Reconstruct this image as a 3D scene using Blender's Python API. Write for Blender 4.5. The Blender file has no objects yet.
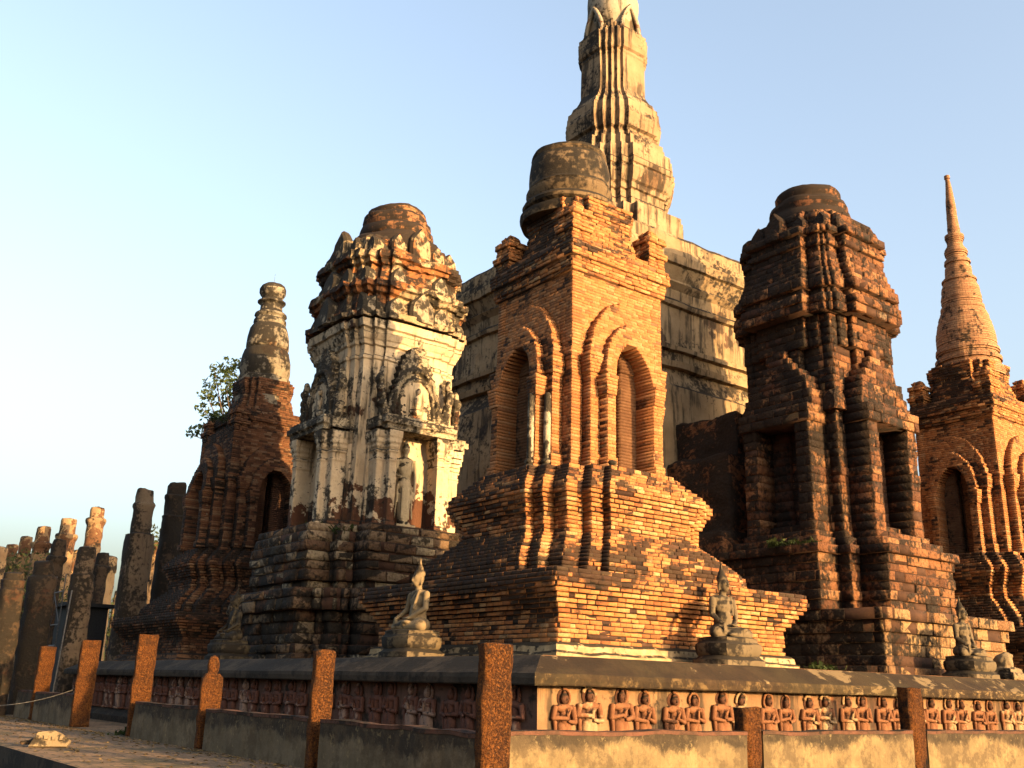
import bpy, math, random
import numpy as np
from mathutils import Matrix, Vector, Euler

random.seed(7)
RNG = np.random.default_rng(7)
R = math.radians
scene = bpy.context.scene
COL = scene.collection

# ------------------------------------------------------------------ camera
CAMROT = ((0.60580654, 0.21710564, 0.76541726),
          (0.79516367, -0.19751061, -0.5733274),
          (0.02670542, 0.95595748, -0.29228773))
cam_data = bpy.data.cameras.new('camera')
cam_data.lens = 995.0 * 36.0 / 1024.0
cam_data.sensor_width = 36.0
cam_data.clip_end = 3000
cam = bpy.data.objects.new('camera', cam_data)
COL.objects.link(cam)
mw = Matrix(CAMROT).to_4x4()
mw = mw.to_quaternion().to_matrix().to_4x4()
mw.translation = (0, 0, 1.6)
cam.matrix_world = mw
scene.camera = cam

# ------------------------------------------------------------------ sky, sun, exposure
SUN_AZ, SUN_EL = 14.0, 10.0          # azimuth from +X towards +Y
world = bpy.data.worlds.new('World')
scene.world = world
world.use_nodes = True
wn = world.node_tree
for n in list(wn.nodes):
    wn.nodes.remove(n)
sky = wn.nodes.new('ShaderNodeTexSky')
sky.sky_type = 'NISHITA'
sky.sun_disc = False
sky.sun_elevation = R(SUN_EL)
sky.sun_rotation = R(90 - SUN_AZ)
sky.air_density = 1.0
sky.dust_density = 7.5
sky.ozone_density = 1.1
bg = wn.nodes.new('ShaderNodeBackground')
bg.inputs['Strength'].default_value = 0.15
wo = wn.nodes.new('ShaderNodeOutputWorld')
hs = wn.nodes.new('ShaderNodeHueSaturation')
hs.inputs['Saturation'].default_value = 0.84
wn.links.new(sky.outputs[0], hs.inputs['Color'])
wn.links.new(hs.outputs[0], bg.inputs['Color'])
wn.links.new(bg.outputs[0], wo.inputs['Surface'])

sl = bpy.data.lights.new('sun', 'SUN')
sl.energy = 3.6
sl.angle = R(0.6)
sl.color = (1.0, 0.63, 0.26)
so = bpy.data.objects.new('sun', sl)
COL.objects.link(so)
sdir = Vector((math.cos(R(SUN_EL)) * math.cos(R(SUN_AZ)), math.cos(R(SUN_EL)) * math.sin(R(SUN_AZ)), math.sin(R(SUN_EL))))
so.rotation_euler = sdir.to_track_quat('Z', 'Y').to_euler()
so.location = (60, 0, 40)

vs = scene.view_settings
vs.view_transform = 'Standard'
vs.look = 'None'
vs.gamma = 1
vs.exposure = 2.15
vs.use_curve_mapping = False

# ------------------------------------------------------------------ object helpers
def tag(o, label=None, cat=None, group=None, kind=None):
    if label: o['label'] = label
    if cat: o['category'] = cat
    if group: o['group'] = group
    if kind: o['kind'] = kind
    return o

def empty(name, loc, label, cat, group=None, rz=0.0):
    o = bpy.data.objects.new(name, None)
    COL.objects.link(o)
    o.location = loc
    o.rotation_euler = (0, 0, rz)
    o.empty_display_size = 0.3
    return tag(o, label, cat, group)

def link(name, me, parent=None, loc=None, rz=None):
    o = bpy.data.objects.new(name, me)
    COL.objects.link(o)
    if loc is not None: o.location = loc
    if rz is not None: o.rotation_euler = (0, 0, rz)
    if parent is not None: o.parent = parent
    return o

def copy_tree(o, parent=None):
    kids = list(o.children)
    c = o.copy()
    COL.objects.link(c)
    if parent is not None: c.parent = parent
    for ch in kids:
        copy_tree(ch, c)
    return c

def mesh_from(name, V, Fq, mats, mi=None, smooth=False):
    """V (n,3) array, Fq list/array of faces (quads or mixed)"""
    me = bpy.data.meshes.new(name)
    if isinstance(Fq, np.ndarray):
        nf = len(Fq)
        k = Fq.shape[1]
        me.vertices.add(len(V))
        me.vertices.foreach_set('co', np.asarray(V, dtype=np.float32).ravel())
        me.loops.add(nf * k)
        me.polygons.add(nf)
        me.loops.foreach_set('vertex_index', Fq.astype(np.int32).ravel())
        me.polygons.foreach_set('loop_start', np.arange(0, nf * k, k, dtype=np.int32))
        me.update(calc_edges=True)
    else:
        me.from_pydata([tuple(v) for v in V], [], Fq)
    for m in mats:
        me.materials.append(m)
    if mi is not None:
        me.polygons.foreach_set('material_index', np.asarray(mi, dtype=np.int32))
    if smooth:
        me.polygons.foreach_set('use_smooth', np.ones(len(me.polygons), dtype=bool))
    me.validate()
    me.update()
    return me

# numpy value noise
_perm = RNG.random((64, 64, 64)).astype(np.float32)
def vnoise(P, sc=1.0):
    P = np.asarray(P, dtype=np.float64) * sc + 100.0
    i = np.floor(P).astype(int); f = P - i
    f = f * f * (3 - 2 * f)
    i &= 63; j = (i + 1) & 63
    def g(a, b, c): return _perm[a, b, c]
    x0, y0, z0 = i.T; x1, y1, z1 = j.T
    fx, fy, fz = f.T
    c00 = g(x0, y0, z0) * (1 - fx) + g(x1, y0, z0) * fx
    c10 = g(x0, y1, z0) * (1 - fx) + g(x1, y1, z0) * fx
    c01 = g(x0, y0, z1) * (1 - fx) + g(x1, y0, z1) * fx
    c11 = g(x0, y1, z1) * (1 - fx) + g(x1, y1, z1) * fx
    return ((c00 * (1 - fy) + c10 * fy) * (1 - fz) + (c01 * (1 - fy) + c11 * fy) * fz) * 2 - 1

def vnoise3(P, sc=1.0):
    P = np.asarray(P)
    return np.stack([vnoise(P + o, sc) for o in (0, 17.3, 39.7)], axis=1)

def erode(V, amp, sc=1.5):
    V = np.asarray(V, dtype=np.float64)
    return V + vnoise3(V, sc) * amp + vnoise3(V, sc * 3.1) * amp * 0.45

# ------------------------------------------------------------------ materials
ALBEDO = 0.63   # one even darkening factor on the base colours, set against exposure

class NT:
    def __init__(self, name):
        self.m = bpy.data.materials.new(name)
        self.m.use_nodes = True
        self.t = self.m.node_tree
        self.bsdf = self.t.nodes['Principled BSDF']
        self.bsdf.inputs['Specular IOR Level'].default_value = 0.15
        self.bsdf.inputs['Roughness'].default_value = 0.92
        self.tc = self.t.nodes.new('ShaderNodeTexCoord')
        self.geo = self.t.nodes.new('ShaderNodeNewGeometry')
    def n(self, typ, **kw):
        nd = self.t.nodes.new(typ)
        for k, v in kw.items():
            setattr(nd, k, v)
        return nd
    def l(self, a, b): self.t.links.new(a, b)
    def val(self, x, sock):
        if hasattr(x, 'links'): self.l(x, sock)
        else: sock.default_value = x
    def math(self, op, a, b=0.0, clamp=False):
        nd = self.n('ShaderNodeMath', operation=op, use_clamp=clamp)
        self.val(a, nd.inputs[0]); self.val(b, nd.inputs[1])
        return nd.outputs[0]
    def mapping(self, scale=(1, 1, 1), vec=None):
        nd = self.n('ShaderNodeMapping')
        nd.inputs['Scale'].default_value = scale
        self.l(vec or self.tc.outputs['Object'], nd.inputs['Vector'])
        return nd.outputs[0]
    def noise(self, scale, detail=6, rough=0.6, vec=None, dist=0.0, stretch=None):
        nd = self.n('ShaderNodeTexNoise')
        nd.inputs['Scale'].default_value = scale
        nd.inputs['Detail'].default_value = detail
        nd.inputs['Roughness'].default_value = rough
        nd.inputs['Distortion'].default_value = dist
        v = vec or self.tc.outputs['Object']
        if stretch: v = self.mapping(stretch, v)
        self.l(v, nd.inputs['Vector'])
        return nd.outputs['Fac']
    def voro(self, scale, feature='F1', vec=None, out='Distance'):
        nd = self.n('ShaderNodeTexVoronoi', feature=feature)
        nd.inputs['Scale'].default_value = scale
        self.l(vec or self.tc.outputs['Object'], nd.inputs['Vector'])
        return nd.outputs[out]
    def step(self, x, a, b):
        nd = self.n('ShaderNodeMapRange', interpolation_type='SMOOTHSTEP')
        self.val(x, nd.inputs['Value'])
        nd.inputs['From Min'].default_value = a
        nd.inputs['From Max'].default_value = b
        return nd.outputs['Result']
    def mix(self, f, a, b):
        nd = self.n('ShaderNodeMix', data_type='RGBA')
        self.val(f, nd.inputs['Factor'])
        for x, i in ((a, 6), (b, 7)):
            if hasattr(x, 'links'): self.l(x, nd.inputs[i])
            else: nd.inputs[i].default_value = (x[0], x[1], x[2], 1)
        return nd.outputs[2]
    def ramp(self, f, stops):
        nd = self.n('ShaderNodeValToRGB')
        e = nd.color_ramp.elements
        while len(e) < len(stops): e.new(0.5)
        for el, (p, c) in zip(e, stops):
            el.position = p; el.color = (c[0], c[1], c[2], 1)
        self.val(f, nd.inputs[0])
        return nd.outputs[0]
    def up(self):
        s = self.n('ShaderNodeSeparateXYZ')
        self.l(self.geo.outputs['True Normal'], s.inputs[0])
        return s.outputs[2]
    def z(self):
        s = self.n('ShaderNodeSeparateXYZ')
        self.l(self.tc.outputs['Object'], s.inputs[0])
        return s.outputs[2]
    def xyz(self):
        s = self.n('ShaderNodeSeparateXYZ')
        self.l(self.tc.outputs['Object'], s.inputs[0])
        return s.outputs
    def bump(self, h, dist=0.02, strength=0.8, prev=None):
        b = self.n('ShaderNodeBump')
        b.inputs['Distance'].default_value = dist
        b.inputs['Strength'].default_value = strength
        self.l(h, b.inputs['Height'])
        if prev is not None: self.l(prev, b.inputs['Normal'])
        return b.outputs[0]
    def mixmul(self, col, k):
        nd = self.n('ShaderNodeMix', data_type='RGBA', blend_type='MULTIPLY')
        nd.inputs['Factor'].default_value = 1.0
        if hasattr(col, 'links'): self.l(col, nd.inputs[6])
        else: nd.inputs[6].default_value = (*col, 1)
        nd.inputs[7].default_value = (k, k, k, 1)
        return nd.outputs[2]
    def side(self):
        """share of the surface that faces the shaded side of the temple (-Y), for painted shade"""
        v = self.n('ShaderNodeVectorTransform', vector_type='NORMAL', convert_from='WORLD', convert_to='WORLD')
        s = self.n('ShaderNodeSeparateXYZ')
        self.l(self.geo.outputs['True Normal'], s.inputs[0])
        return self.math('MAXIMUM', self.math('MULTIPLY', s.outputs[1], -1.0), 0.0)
    def done(self, col, nrm=None, rough=None):
        k = ALBEDO
        col = self.mixmul(col, k)
        self.val(col, self.bsdf.inputs['Base Color'])
        if nrm is not None: self.l(nrm, self.bsdf.inputs['Normal'])
        if rough is not None: self.val(rough, self.bsdf.inputs['Roughness'])
        return self.m

BLACK = (0.022, 0.018, 0.014)

def mould_and_shade(t, col, amount, scale=0.7, upw=0.35, dark=BLACK, fine=6.0):
    """black lichen: patchy everywhere, denser on up-facing ledges; -Y faces painted darker as shade"""
    a = t.noise(scale, 7, 0.62)
    b = t.noise(fine, 4, 0.6)
    s = t.math('ADD', t.math('MULTIPLY', a, 0.65), t.math('MULTIPLY', b, 0.35))
    s = t.math('ADD', s, t.math('MULTIPLY', t.math('MAXIMUM', t.up(), 0.0), upw))
    s = t.math('ADD', s, t.math('MULTIPLY', t.side(), 0.06))  # shade of the -Y side painted in along with the lichen
    thr = 0.66 - amount * 0.3
    m = t.step(s, thr, thr + 0.09)
    return t.mix(t.math('MULTIPLY', m, 0.93), col, dark)

def brick_island(name, stops, amount, z_mould=None, dark=BLACK, scale=0.7):
    t = NT(name)
    r = t.geo.outputs['Random Per Island']
    col = t.ramp(r, stops)
    sp = t.noise(14, 4, 0.7)
    col = t.mix(t.step(sp, 0.45, 0.75), col, t.mix(0.6, col, (0.10, 0.05, 0.03)))
    lime = t.step(t.noise(3.5, 5, 0.7), 0.66, 0.72)
    col = t.mix(t.math('MULTIPLY', lime, 0.55), col, (0.42, 0.34, 0.22))
    # per brick lichen plus painted shade on the -Y faces
    a = t.noise(scale, 7, 0.62)
    s = t.math('ADD', t.math('MULTIPLY', a, 0.76), t.math('MULTIPLY', t.math('FRACT', t.math('MULTIPLY', r, 37.7)), 0.15))
    s = t.math('ADD', s, t.math('MULTIPLY', t.noise(9, 3), 0.12))
    s = t.math('ADD', s, t.math('MULTIPLY', t.math('MAXIMUM', t.up(), 0.0), 0.3))
    s = t.math('ADD', s, t.math('MULTIPLY', t.side(), 0.10))  # darkens -Y faces in colour to deepen their shade
    if z_mould:
        z = t.z()
        for (z0, z1, z2, k) in z_mould:   # lichen belts on the stepped ledges
            belt = t.math('MULTIPLY', t.step(z, z0, z1), t.math('SUBTRACT', 1.0, t.step(z, z2, z2 + 0.35)))
            s = t.math('ADD', s, t.math('MULTIPLY', belt, k))
    thr = 0.70 - amount * 0.3
    m = t.step(s, thr, thr + 0.10)
    col = t.mix(t.math('MULTIPLY', m, 0.92), col, dark)
    nb = t.bump(t.noise(30, 5, 0.7), 0.02, 0.9)
    return t.done(col, nb)

BR = [(0.0, (0.26, 0.095, 0.036)), (0.15, (0.41, 0.15, 0.05)), (0.5, (0.49, 0.193, 0.066)), (0.85, (0.53, 0.232, 0.082)), (1.0, (0.54, 0.31, 0.145))]
M = {}
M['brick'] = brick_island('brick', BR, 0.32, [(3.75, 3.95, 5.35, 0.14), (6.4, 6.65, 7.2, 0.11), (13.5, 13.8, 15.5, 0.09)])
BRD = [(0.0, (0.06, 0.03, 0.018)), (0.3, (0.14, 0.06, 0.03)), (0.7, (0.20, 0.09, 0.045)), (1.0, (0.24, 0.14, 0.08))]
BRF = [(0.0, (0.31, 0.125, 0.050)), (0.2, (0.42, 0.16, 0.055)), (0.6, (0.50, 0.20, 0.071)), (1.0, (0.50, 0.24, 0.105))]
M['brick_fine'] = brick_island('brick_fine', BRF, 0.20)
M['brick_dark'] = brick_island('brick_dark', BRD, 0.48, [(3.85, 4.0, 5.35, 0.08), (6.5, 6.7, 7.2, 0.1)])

def plain(name, c1, c2, sc, amount, bumpd=0.02, upw=0.3, mscale=0.8, bsc=12, dark=BLACK):
    t = NT(name)
    col = t.mix(t.step(t.noise(sc, 6, 0.65), 0.35, 0.65), c1, c2)
    col = t.mix(t.math('MULTIPLY', t.step(t.noise(sc * 6, 4, 0.7), 0.5, 0.7), 0.4), col, t.mix(0.5, col, (0.05, 0.035, 0.02)))
    col = mould_and_shade(t, col, amount, mscale, upw, dark)
    nb = t.bump(t.noise(bsc, 6, 0.7), bumpd, 0.9)
    return t.done(col, nb)

M['mortar'] = plain('mortar', (0.17, 0.08, 0.04), (0.24, 0.12, 0.06), 2.0, 0.30)
M['mortar_dark'] = plain('mortar_dark', (0.06, 0.03, 0.02), (0.10, 0.05, 0.03), 2.0, 0.5)

def round_brick(name, cols, amount, course=0.11, length=0.33, radius=1.1):
    t = NT(name)
    x, y, z = t.xyz()
    ang = t.math('ARCTAN2', y, x)
    cv = t.n('ShaderNodeCombineXYZ')
    t.l(t.math('MULTIPLY', ang, radius), cv.inputs[0]); t.l(z, cv.inputs[1])
    b = t.n('ShaderNodeTexBrick')
    b.inputs['Scale'].default_value = 1.0
    b.inputs['Brick Width'].default_value = length
    b.inputs['Row Height'].default_value = course
    b.inputs['Mortar Size'].default_value = 0.010
    b.inputs['Color1'].default_value = (*cols[0], 1)
    b.inputs['Color2'].default_value = (*cols[1], 1)
    b.inputs['Mortar'].default_value = (*cols[2], 1)
    b.inputs['Bias'].default_value = 0.0
    t.l(cv.outputs[0], b.inputs['Vector'])
    col = t.mix(t.math('MULTIPLY', t.step(t.noise(6, 4, 0.7), 0.45, 0.7), 0.5), b.outputs['Color'], cols[3])
    col = mould_and_shade(t, col, amount, 1.0, 0.35)
    nb = t.bump(b.outputs['Fac'], 0.03, -0.9)
    nb = t.bump(t.noise(25, 5, 0.7), 0.015, 0.8, nb)
    return t.done(col, nb)
M['spire_brick'] = round_brick('spire_brick', [(0.38, 0.18, 0.09), (0.50, 0.27, 0.14), (0.16, 0.08, 0.05), (0.30, 0.17, 0.09)], 0.30)

# plaster of the main lotus bud tower
def plaster(name, c1, c2, brickc, amount, loss, drip=0.5, bumpd=0.02, mscale=0.45, upw=0.3, loss_sc=0.5, foot=None):
    t = NT(name)
    col = t.mix(t.step(t.noise(0.8, 6, 0.6), 0.3, 0.7), c1, c2)
    fine = t.noise(7, 5, 0.7)
    col = t.mix(t.math('MULTIPLY', t.step(fine, 0.48, 0.72), 0.45), col, t.mix(0.5, col, (0.12, 0.09, 0.05)))
    lossn = t.noise(loss_sc, 7, 0.6)
    if foot:      # plaster fallen away where damp rises
        lossn = t.math('ADD', lossn, t.math('MULTIPLY', t.math('SUBTRACT', 1.0, t.step(t.z(), foot[0], foot[1])), foot[2]))
    lm = t.step(lossn, 0.72 - loss * 0.3, 0.735 - loss * 0.3)
    bc = t.mix(t.step(t.noise(5, 4, 0.7), 0.4, 0.65), brickc, t.mix(0.5, brickc, (0.09, 0.035, 0.02)))
    col = t.mix(lm, col, bc)
    # rain streaks
    st = t.noise(1.0, 5, 0.65, stretch=(3.2, 3.2, 0.28))
    st2 = t.noise(0.5, 4, 0.6)
    sm = t.step(t.math('ADD', t.math('MULTIPLY', st, 0.6), t.math('MULTIPLY', st2, 0.4)), 0.60 - drip * 0.12, 0.70 - drip * 0.12)
    col = t.mix(t.math('MULTIPLY', sm, 0.8), col, (0.035, 0.028, 0.02))
    col = mould_and_shade(t, col, amount, mscale, upw)
    nb = t.bump(lm, 0.04, -0.8)
    nb = t.bump(t.noise(9, 6, 0.7), bumpd, 0.9, nb)
    return t.done(col, nb)

M['plaster_main'] = plaster('plaster_main', (0.30, 0.19, 0.105), (0.40, 0.275, 0.16), (0.20, 0.115, 0.06), 0.38, 0.3, 0.9)
M['plaster_block'] = plaster('plaster_block', (0.28, 0.185, 0.10), (0.40, 0.28, 0.16), (0.16, 0.10, 0.06), 0.34, 0.34, 0.9)
M['plaster_bud'] = plaster('plaster_bud', (0.46, 0.38, 0.28), (0.38, 0.30, 0.20), (0.28, 0.13, 0.07), 0.3, 0.35, 0.6)
M['plaster_shrine'] = plaster('plaster_shrine', (0.58, 0.42, 0.26), (0.74, 0.58, 0.39), (0.13, 0.058, 0.032), 0.38, 0.38, 0.8, 0.03, mscale=0.8, foot=(6.9, 9.3, 0.21))
M['plaster_statue'] = plaster('plaster_statue', (0.42, 0.33, 0.21), (0.52, 0.42, 0.28), (0.24, 0.12, 0.06), 0.34, 0.2, 0.6, 0.02, mscale=1.2)
M['plaster_top'] = plaster('plaster_top', (0.40, 0.27, 0.15), (0.52, 0.40, 0.25), (0.36, 0.14, 0.05), 0.60, 0.78, 0.8, 0.06, upw=0.3, loss_sc=0.6, mscale=0.8)
M['plaster_ornament'] = plaster('plaster_ornament', (0.36, 0.28, 0.19), (0.48, 0.39, 0.27), (0.20, 0.08, 0.04), 0.62, 0.35, 0.6, 0.06, mscale=1.2)
M['plaster_dome'] = plaster('plaster_dome', (0.14, 0.095, 0.055), (0.26, 0.175, 0.10), (0.34, 0.25, 0.15), 0.55, 0.1, 0.9, 0.03, mscale=0.9)
M['plaster_spire'] = plaster('plaster_spire', (0.20, 0.165, 0.12), (0.34, 0.28, 0.20), (0.24, 0.14, 0.08), 0.56, 0.25, 0.4, 0.03, mscale=1.0)
M['plinth_plaster'] = plain('plinth_plaster', (0.50, 0.36, 0.20), (0.34, 0.23, 0.12), 2.5, 0.25, 0.03, 0.25, 1.5)
M['buddha_stone'] = plaster('buddha_stone', (0.13, 0.095, 0.055), (0.19, 0.14, 0.085), (0.16, 0.09, 0.05), 0.48, 0.1, 0.4, 0.015, mscale=1.8, upw=0.15)
M['buddha_pale'] = plaster('buddha_pale', (0.21, 0.15, 0.085), (0.29, 0.21, 0.12), (0.26, 0.14, 0.08), 0.34, 0.1, 0.3, 0.015, mscale=1.8, upw=0.1)

def laterite_block(name, stops, amount, upw=0.35):
    t = NT(name)
    r = t.geo.outputs['Random Per Island']
    col = t.ramp(r, stops)
    pits = t.voro(9.0)
    col = t.mix(t.math('MULTIPLY', t.step(t.noise(9, 5, 0.75), 0.45, 0.7), 0.6), col, (0.07, 0.03, 0.015))
    lime = t.step(t.noise(1.7, 7, 0.7), 0.62, 0.68)
    col = t.mix(t.math('MULTIPLY', lime, 0.5), col, (0.34, 0.26, 0.17))
    col = mould_and_shade(t, col, amount, 0.55, upw)
    nb = t.bump(t.math('ADD', t.noise(12, 6, 0.75), t.math('MULTIPLY', pits, 0.6)), 0.07, 1.0)
    return t.done(col, nb)
LT = [(0.0, (0.12, 0.052, 0.028)), (0.35, (0.22, 0.092, 0.042)), (0.7, (0.30, 0.13, 0.056)), (1.0, (0.36, 0.18, 0.085))]
M['laterite_block'] = laterite_block('laterite_block', LT, 0.67)
M['laterite_foot'] = laterite_block('laterite_foot', [(0.0, (0.26, 0.13, 0.06)), (0.5, (0.34, 0.19, 0.09)), (1.0, (0.44, 0.28, 0.14))], 0.55)
SB = [(0.0, (0.11, 0.06, 0.035)), (0.4, (0.20, 0.12, 0.07)), (0.7, (0.30, 0.21, 0.13)), (1.0, (0.40, 0.32, 0.21))]
M['stone_base'] = laterite_block('stone_base', SB, 0.54, 0.6)

def laterite_post(name, dark=0.0):
    t = NT(name)
    col = t.mix(t.step(t.noise(5, 5, 0.7), 0.3, 0.7), (0.38, 0.135, 0.028), (0.23, 0.08, 0.02))
    n2 = t.noise(26, 6, 0.8)
    n3 = t.noise(60, 4, 0.8)
    pit = t.step(t.math('ADD', t.math('MULTIPLY', n2, 0.7), t.math('MULTIPLY', n3, 0.3)), 0.40, 0.56)
    col = t.mix(pit, (0.07, 0.027, 0.011), col)
    col = t.mix(t.math('MULTIPLY', t.step(t.noise(2.2, 6, 0.7), 0.5, 0.64), 0.6), col, (0.07, 0.035, 0.018))
    pale = t.step(t.noise(14, 5, 0.8), 0.60, 0.68)
    col = t.mix(t.math('MULTIPLY', pale, 0.5), col, (0.52, 0.34, 0.15))
    col = mould_and_shade(t, col, 0.20 + dark, 1.6, 0.15)
    nb = t.bump(t.math('ADD', pit, t.noise(14, 6, 0.8)), 0.07, 1.0)
    return t.done(col, nb)
M['laterite_post'] = laterite_post('laterite_post')
M['laterite_post_dark'] = laterite_post('laterite_post_dark', 0.22)

def wall_plaster(name, top, c1, c2, c3, edge):
    """low wall: yellowed render with a black belt running down in tongues from the top edge"""
    t = NT(name)
    col = t.mix(t.step(t.noise(1.1, 6, 0.6), 0.35, 0.65), c1, c2)
    col = t.mix(t.math('MULTIPLY', t.step(t.noise(4, 6, 0.7), 0.5, 0.7), 0.6), col, c3)
    drops = t.noise(1.4, 4, 0.6, stretch=(2.4, 2.4, 0.25))
    col = t.mix(t.math('MULTIPLY', t.step(drops, 0.5, 0.62), 0.35), col, (0.14, 0.10, 0.055))
    z = t.z()
    big = t.noise(0.55, 3, 0.5, stretch=(1, 1, 0.01))
    tongue = t.noise(3.4, 8, 0.8, stretch=(1, 1, 0.8), dist=0.6)
    h = t.math('SUBTRACT', top, z)
    lim = t.math('MULTIPLY', t.math('SUBTRACT', t.math('ADD', t.math('MULTIPLY', big, 1.3), t.math('MULTIPLY', tongue, 0.75)), edge), 0.9)
    bm = t.step(t.math('SUBTRACT', lim, h), -0.10, 0.07)
    col = t.mix(t.math('MULTIPLY', bm, 0.93), col, (0.035, 0.026, 0.018))
    chips = t.step(t.noise(6, 6, 0.75), 0.57, 0.64)
    col = t.mix(t.math('MULTIPLY', chips, 0.55), col, (0.30, 0.22, 0.11))
    dirt = t.step(t.noise(1.6, 8, 0.75), 0.46, 0.60)
    col = t.mix(t.math('MULTIPLY', dirt, 0.8), col, (0.10, 0.07, 0.04))
    nb = t.bump(bm, 0.02, -0.6)
    nb = t.bump(t.noise(10, 6, 0.75), 0.02, 0.9, nb)
    return t.done(col, nb)
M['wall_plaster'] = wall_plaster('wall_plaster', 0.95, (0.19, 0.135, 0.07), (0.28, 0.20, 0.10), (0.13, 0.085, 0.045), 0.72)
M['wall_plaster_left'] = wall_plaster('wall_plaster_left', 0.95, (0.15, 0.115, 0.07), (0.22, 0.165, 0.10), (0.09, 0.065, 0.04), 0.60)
M['wall_edge'] = plain('wall_edge', (0.16, 0.07, 0.045), (0.08, 0.045, 0.03), 2, 0.35, 0.03, 0.1)

def coping_mat():
    t = NT('coping_plaster')
    col = t.mix(t.step(t.noise(1.0, 6, 0.6), 0.35, 0.65), (0.03, 0.019, 0.011), (0.06, 0.036, 0.019))
    col = t.mix(t.math('MULTIPLY', t.step(t.noise(9, 6, 0.8), 0.45, 0.62), 0.7), col, (0.025, 0.018, 0.012))
    # scraped pale patches
    p = t.noise(1.0, 5, 0.7, stretch=(0.8, 1.5, 3.0), dist=0.8)
    p2 = t.noise(0.35, 2, 0.5)
    pm = t.step(t.math('ADD', t.math('MULTIPLY', p, 0.65), t.math('MULTIPLY', p2, 0.35)), 0.57, 0.60)
    col = t.mix(t.math('MULTIPLY', pm, 0.7), col, (0.30, 0.21, 0.11))
    fm = t.math('MULTIPLY', t.step(t.noise(3.0, 6, 0.8), 0.5, 0.62), t.math('SUBTRACT', 1.0, t.step(t.z(), 1.86, 1.90)))
    col = t.mix(t.math('MULTIPLY', fm, 0.6), col, (0.22, 0.14, 0.06))
    col = t.mix(t.math('MULTIPLY', t.step(t.noise(0.5, 6, 0.6), 0.42, 0.6), 0.35), col, (0.055, 0.045, 0.02))
    nb = t.bump(pm, 0.01, 0.5)
    nb = t.bump(t.noise(14, 6, 0.75), 0.02, 0.9, nb)
    return t.done(col, nb)
M['coping'] = coping_mat()
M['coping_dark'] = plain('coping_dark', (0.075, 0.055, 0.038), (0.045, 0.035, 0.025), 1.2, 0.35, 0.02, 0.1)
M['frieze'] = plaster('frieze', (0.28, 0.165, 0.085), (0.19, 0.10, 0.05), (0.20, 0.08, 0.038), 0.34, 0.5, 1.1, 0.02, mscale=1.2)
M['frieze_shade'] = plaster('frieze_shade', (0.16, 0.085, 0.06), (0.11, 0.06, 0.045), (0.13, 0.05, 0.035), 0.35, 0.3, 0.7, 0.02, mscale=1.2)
def relief_mat(name, c1, c2, c3, k):
    t = NT(name)
    col = t.mix(t.step(t.noise(2.5, 4, 0.6), 0.4, 0.6), c1, c2)
    oi = t.n('ShaderNodeObjectInfo')
    big = t.noise(1.7, 6, 0.65, vec=None)
    sel = t.step(t.math('ADD', big, t.math('MULTIPLY', oi.outputs['Random'], 0.25)), 0.62, 0.70)
    col = t.mix(t.math('MULTIPLY', sel, k), col, c3)
    col = mould_and_shade(t, col, 0.2, 2.5, 0.1, fine=10)
    nb = t.bump(t.noise(20, 5, 0.7), 0.015, 0.9)
    return t.done(col, nb)
M['relief'] = relief_mat('relief_terracotta', (0.18, 0.075, 0.036), (0.25, 0.11, 0.052), (0.36, 0.24, 0.13), 0.9)
M['relief_hollow_shade'] = plain('relief_hollow_shade', (0.08, 0.035, 0.02), (0.14, 0.06, 0.035), 5, 0.3)  # dark colour standing in for shade in the recessed heads and arm gaps
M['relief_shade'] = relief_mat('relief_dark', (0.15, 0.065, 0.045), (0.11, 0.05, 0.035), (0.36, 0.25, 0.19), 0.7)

def floor_mat():
    t = NT('paving')
    b = t.n('ShaderNodeTexBrick')
    b.inputs['Scale'].default_value = 1.0
    b.inputs['Brick Width'].default_value = 0.62
    b.inputs['Row Height'].default_value = 0.34
    b.inputs['Mortar Size'].default_value = 0.02
    b.inputs['Color1'].default_value = (0.20, 0.13, 0.085, 1)
    b.inputs['Color2'].default_value = (0.34, 0.21, 0.12, 1)
    b.inputs['Mortar'].default_value = (0.06, 0.055, 0.03, 1)
    rot = t.n('ShaderNodeMapping'); rot.inputs['Rotation'].default_value = (0, 0, R(90))
    t.l(t.tc.outputs['Object'], rot.inputs['Vector'])
    t.l(rot.outputs[0], b.inputs['Vector'])
    col = t.mix(t.math('MULTIPLY', t.step(t.noise(1.2, 6, 0.7), 0.45, 0.65), 0.7), b.outputs['Color'], (0.09, 0.075, 0.05))
    col = t.mix(t.math('MULTIPLY', t.step(t.noise(0.5, 5, 0.7), 0.52, 0.62), 0.6), col, (0.06, 0.06, 0.03))
    nb = t.bump(b.outputs['Fac'], 0.03, -0.8)
    nb = t.bump(t.noise(3, 6, 0.7), 0.12, 0.8, nb)
    return t.done(col, nb)
M['paving'] = floor_mat()
M['slab_edge'] = plain('slab_edge', (0.07, 0.05, 0.035), (0.04, 0.03, 0.02), 2, 0.4)
M['ground'] = plain('ground_earth', (0.10, 0.09, 0.04), (0.16, 0.12, 0.07), 0.3, 0.1, 0.05)
def column_mat(name, amount, loss):
    return plaster(name, (0.38, 0.25, 0.13), (0.28, 0.17, 0.09), (0.16, 0.08, 0.04), amount, loss, 0.5, 0.05, mscale=0.9, loss_sc=0.7, upw=0.1)
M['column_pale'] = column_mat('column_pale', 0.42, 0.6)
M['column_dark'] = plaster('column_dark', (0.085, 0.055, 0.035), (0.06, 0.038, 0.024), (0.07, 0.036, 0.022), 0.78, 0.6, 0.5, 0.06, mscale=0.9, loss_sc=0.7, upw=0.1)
M['column_grey'] = plaster('column_grey', (0.16, 0.105, 0.065), (0.22, 0.155, 0.10), (0.18, 0.08, 0.04), 0.62, 0.4, 0.7, 0.04, mscale=0.6, upw=0.1)
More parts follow.
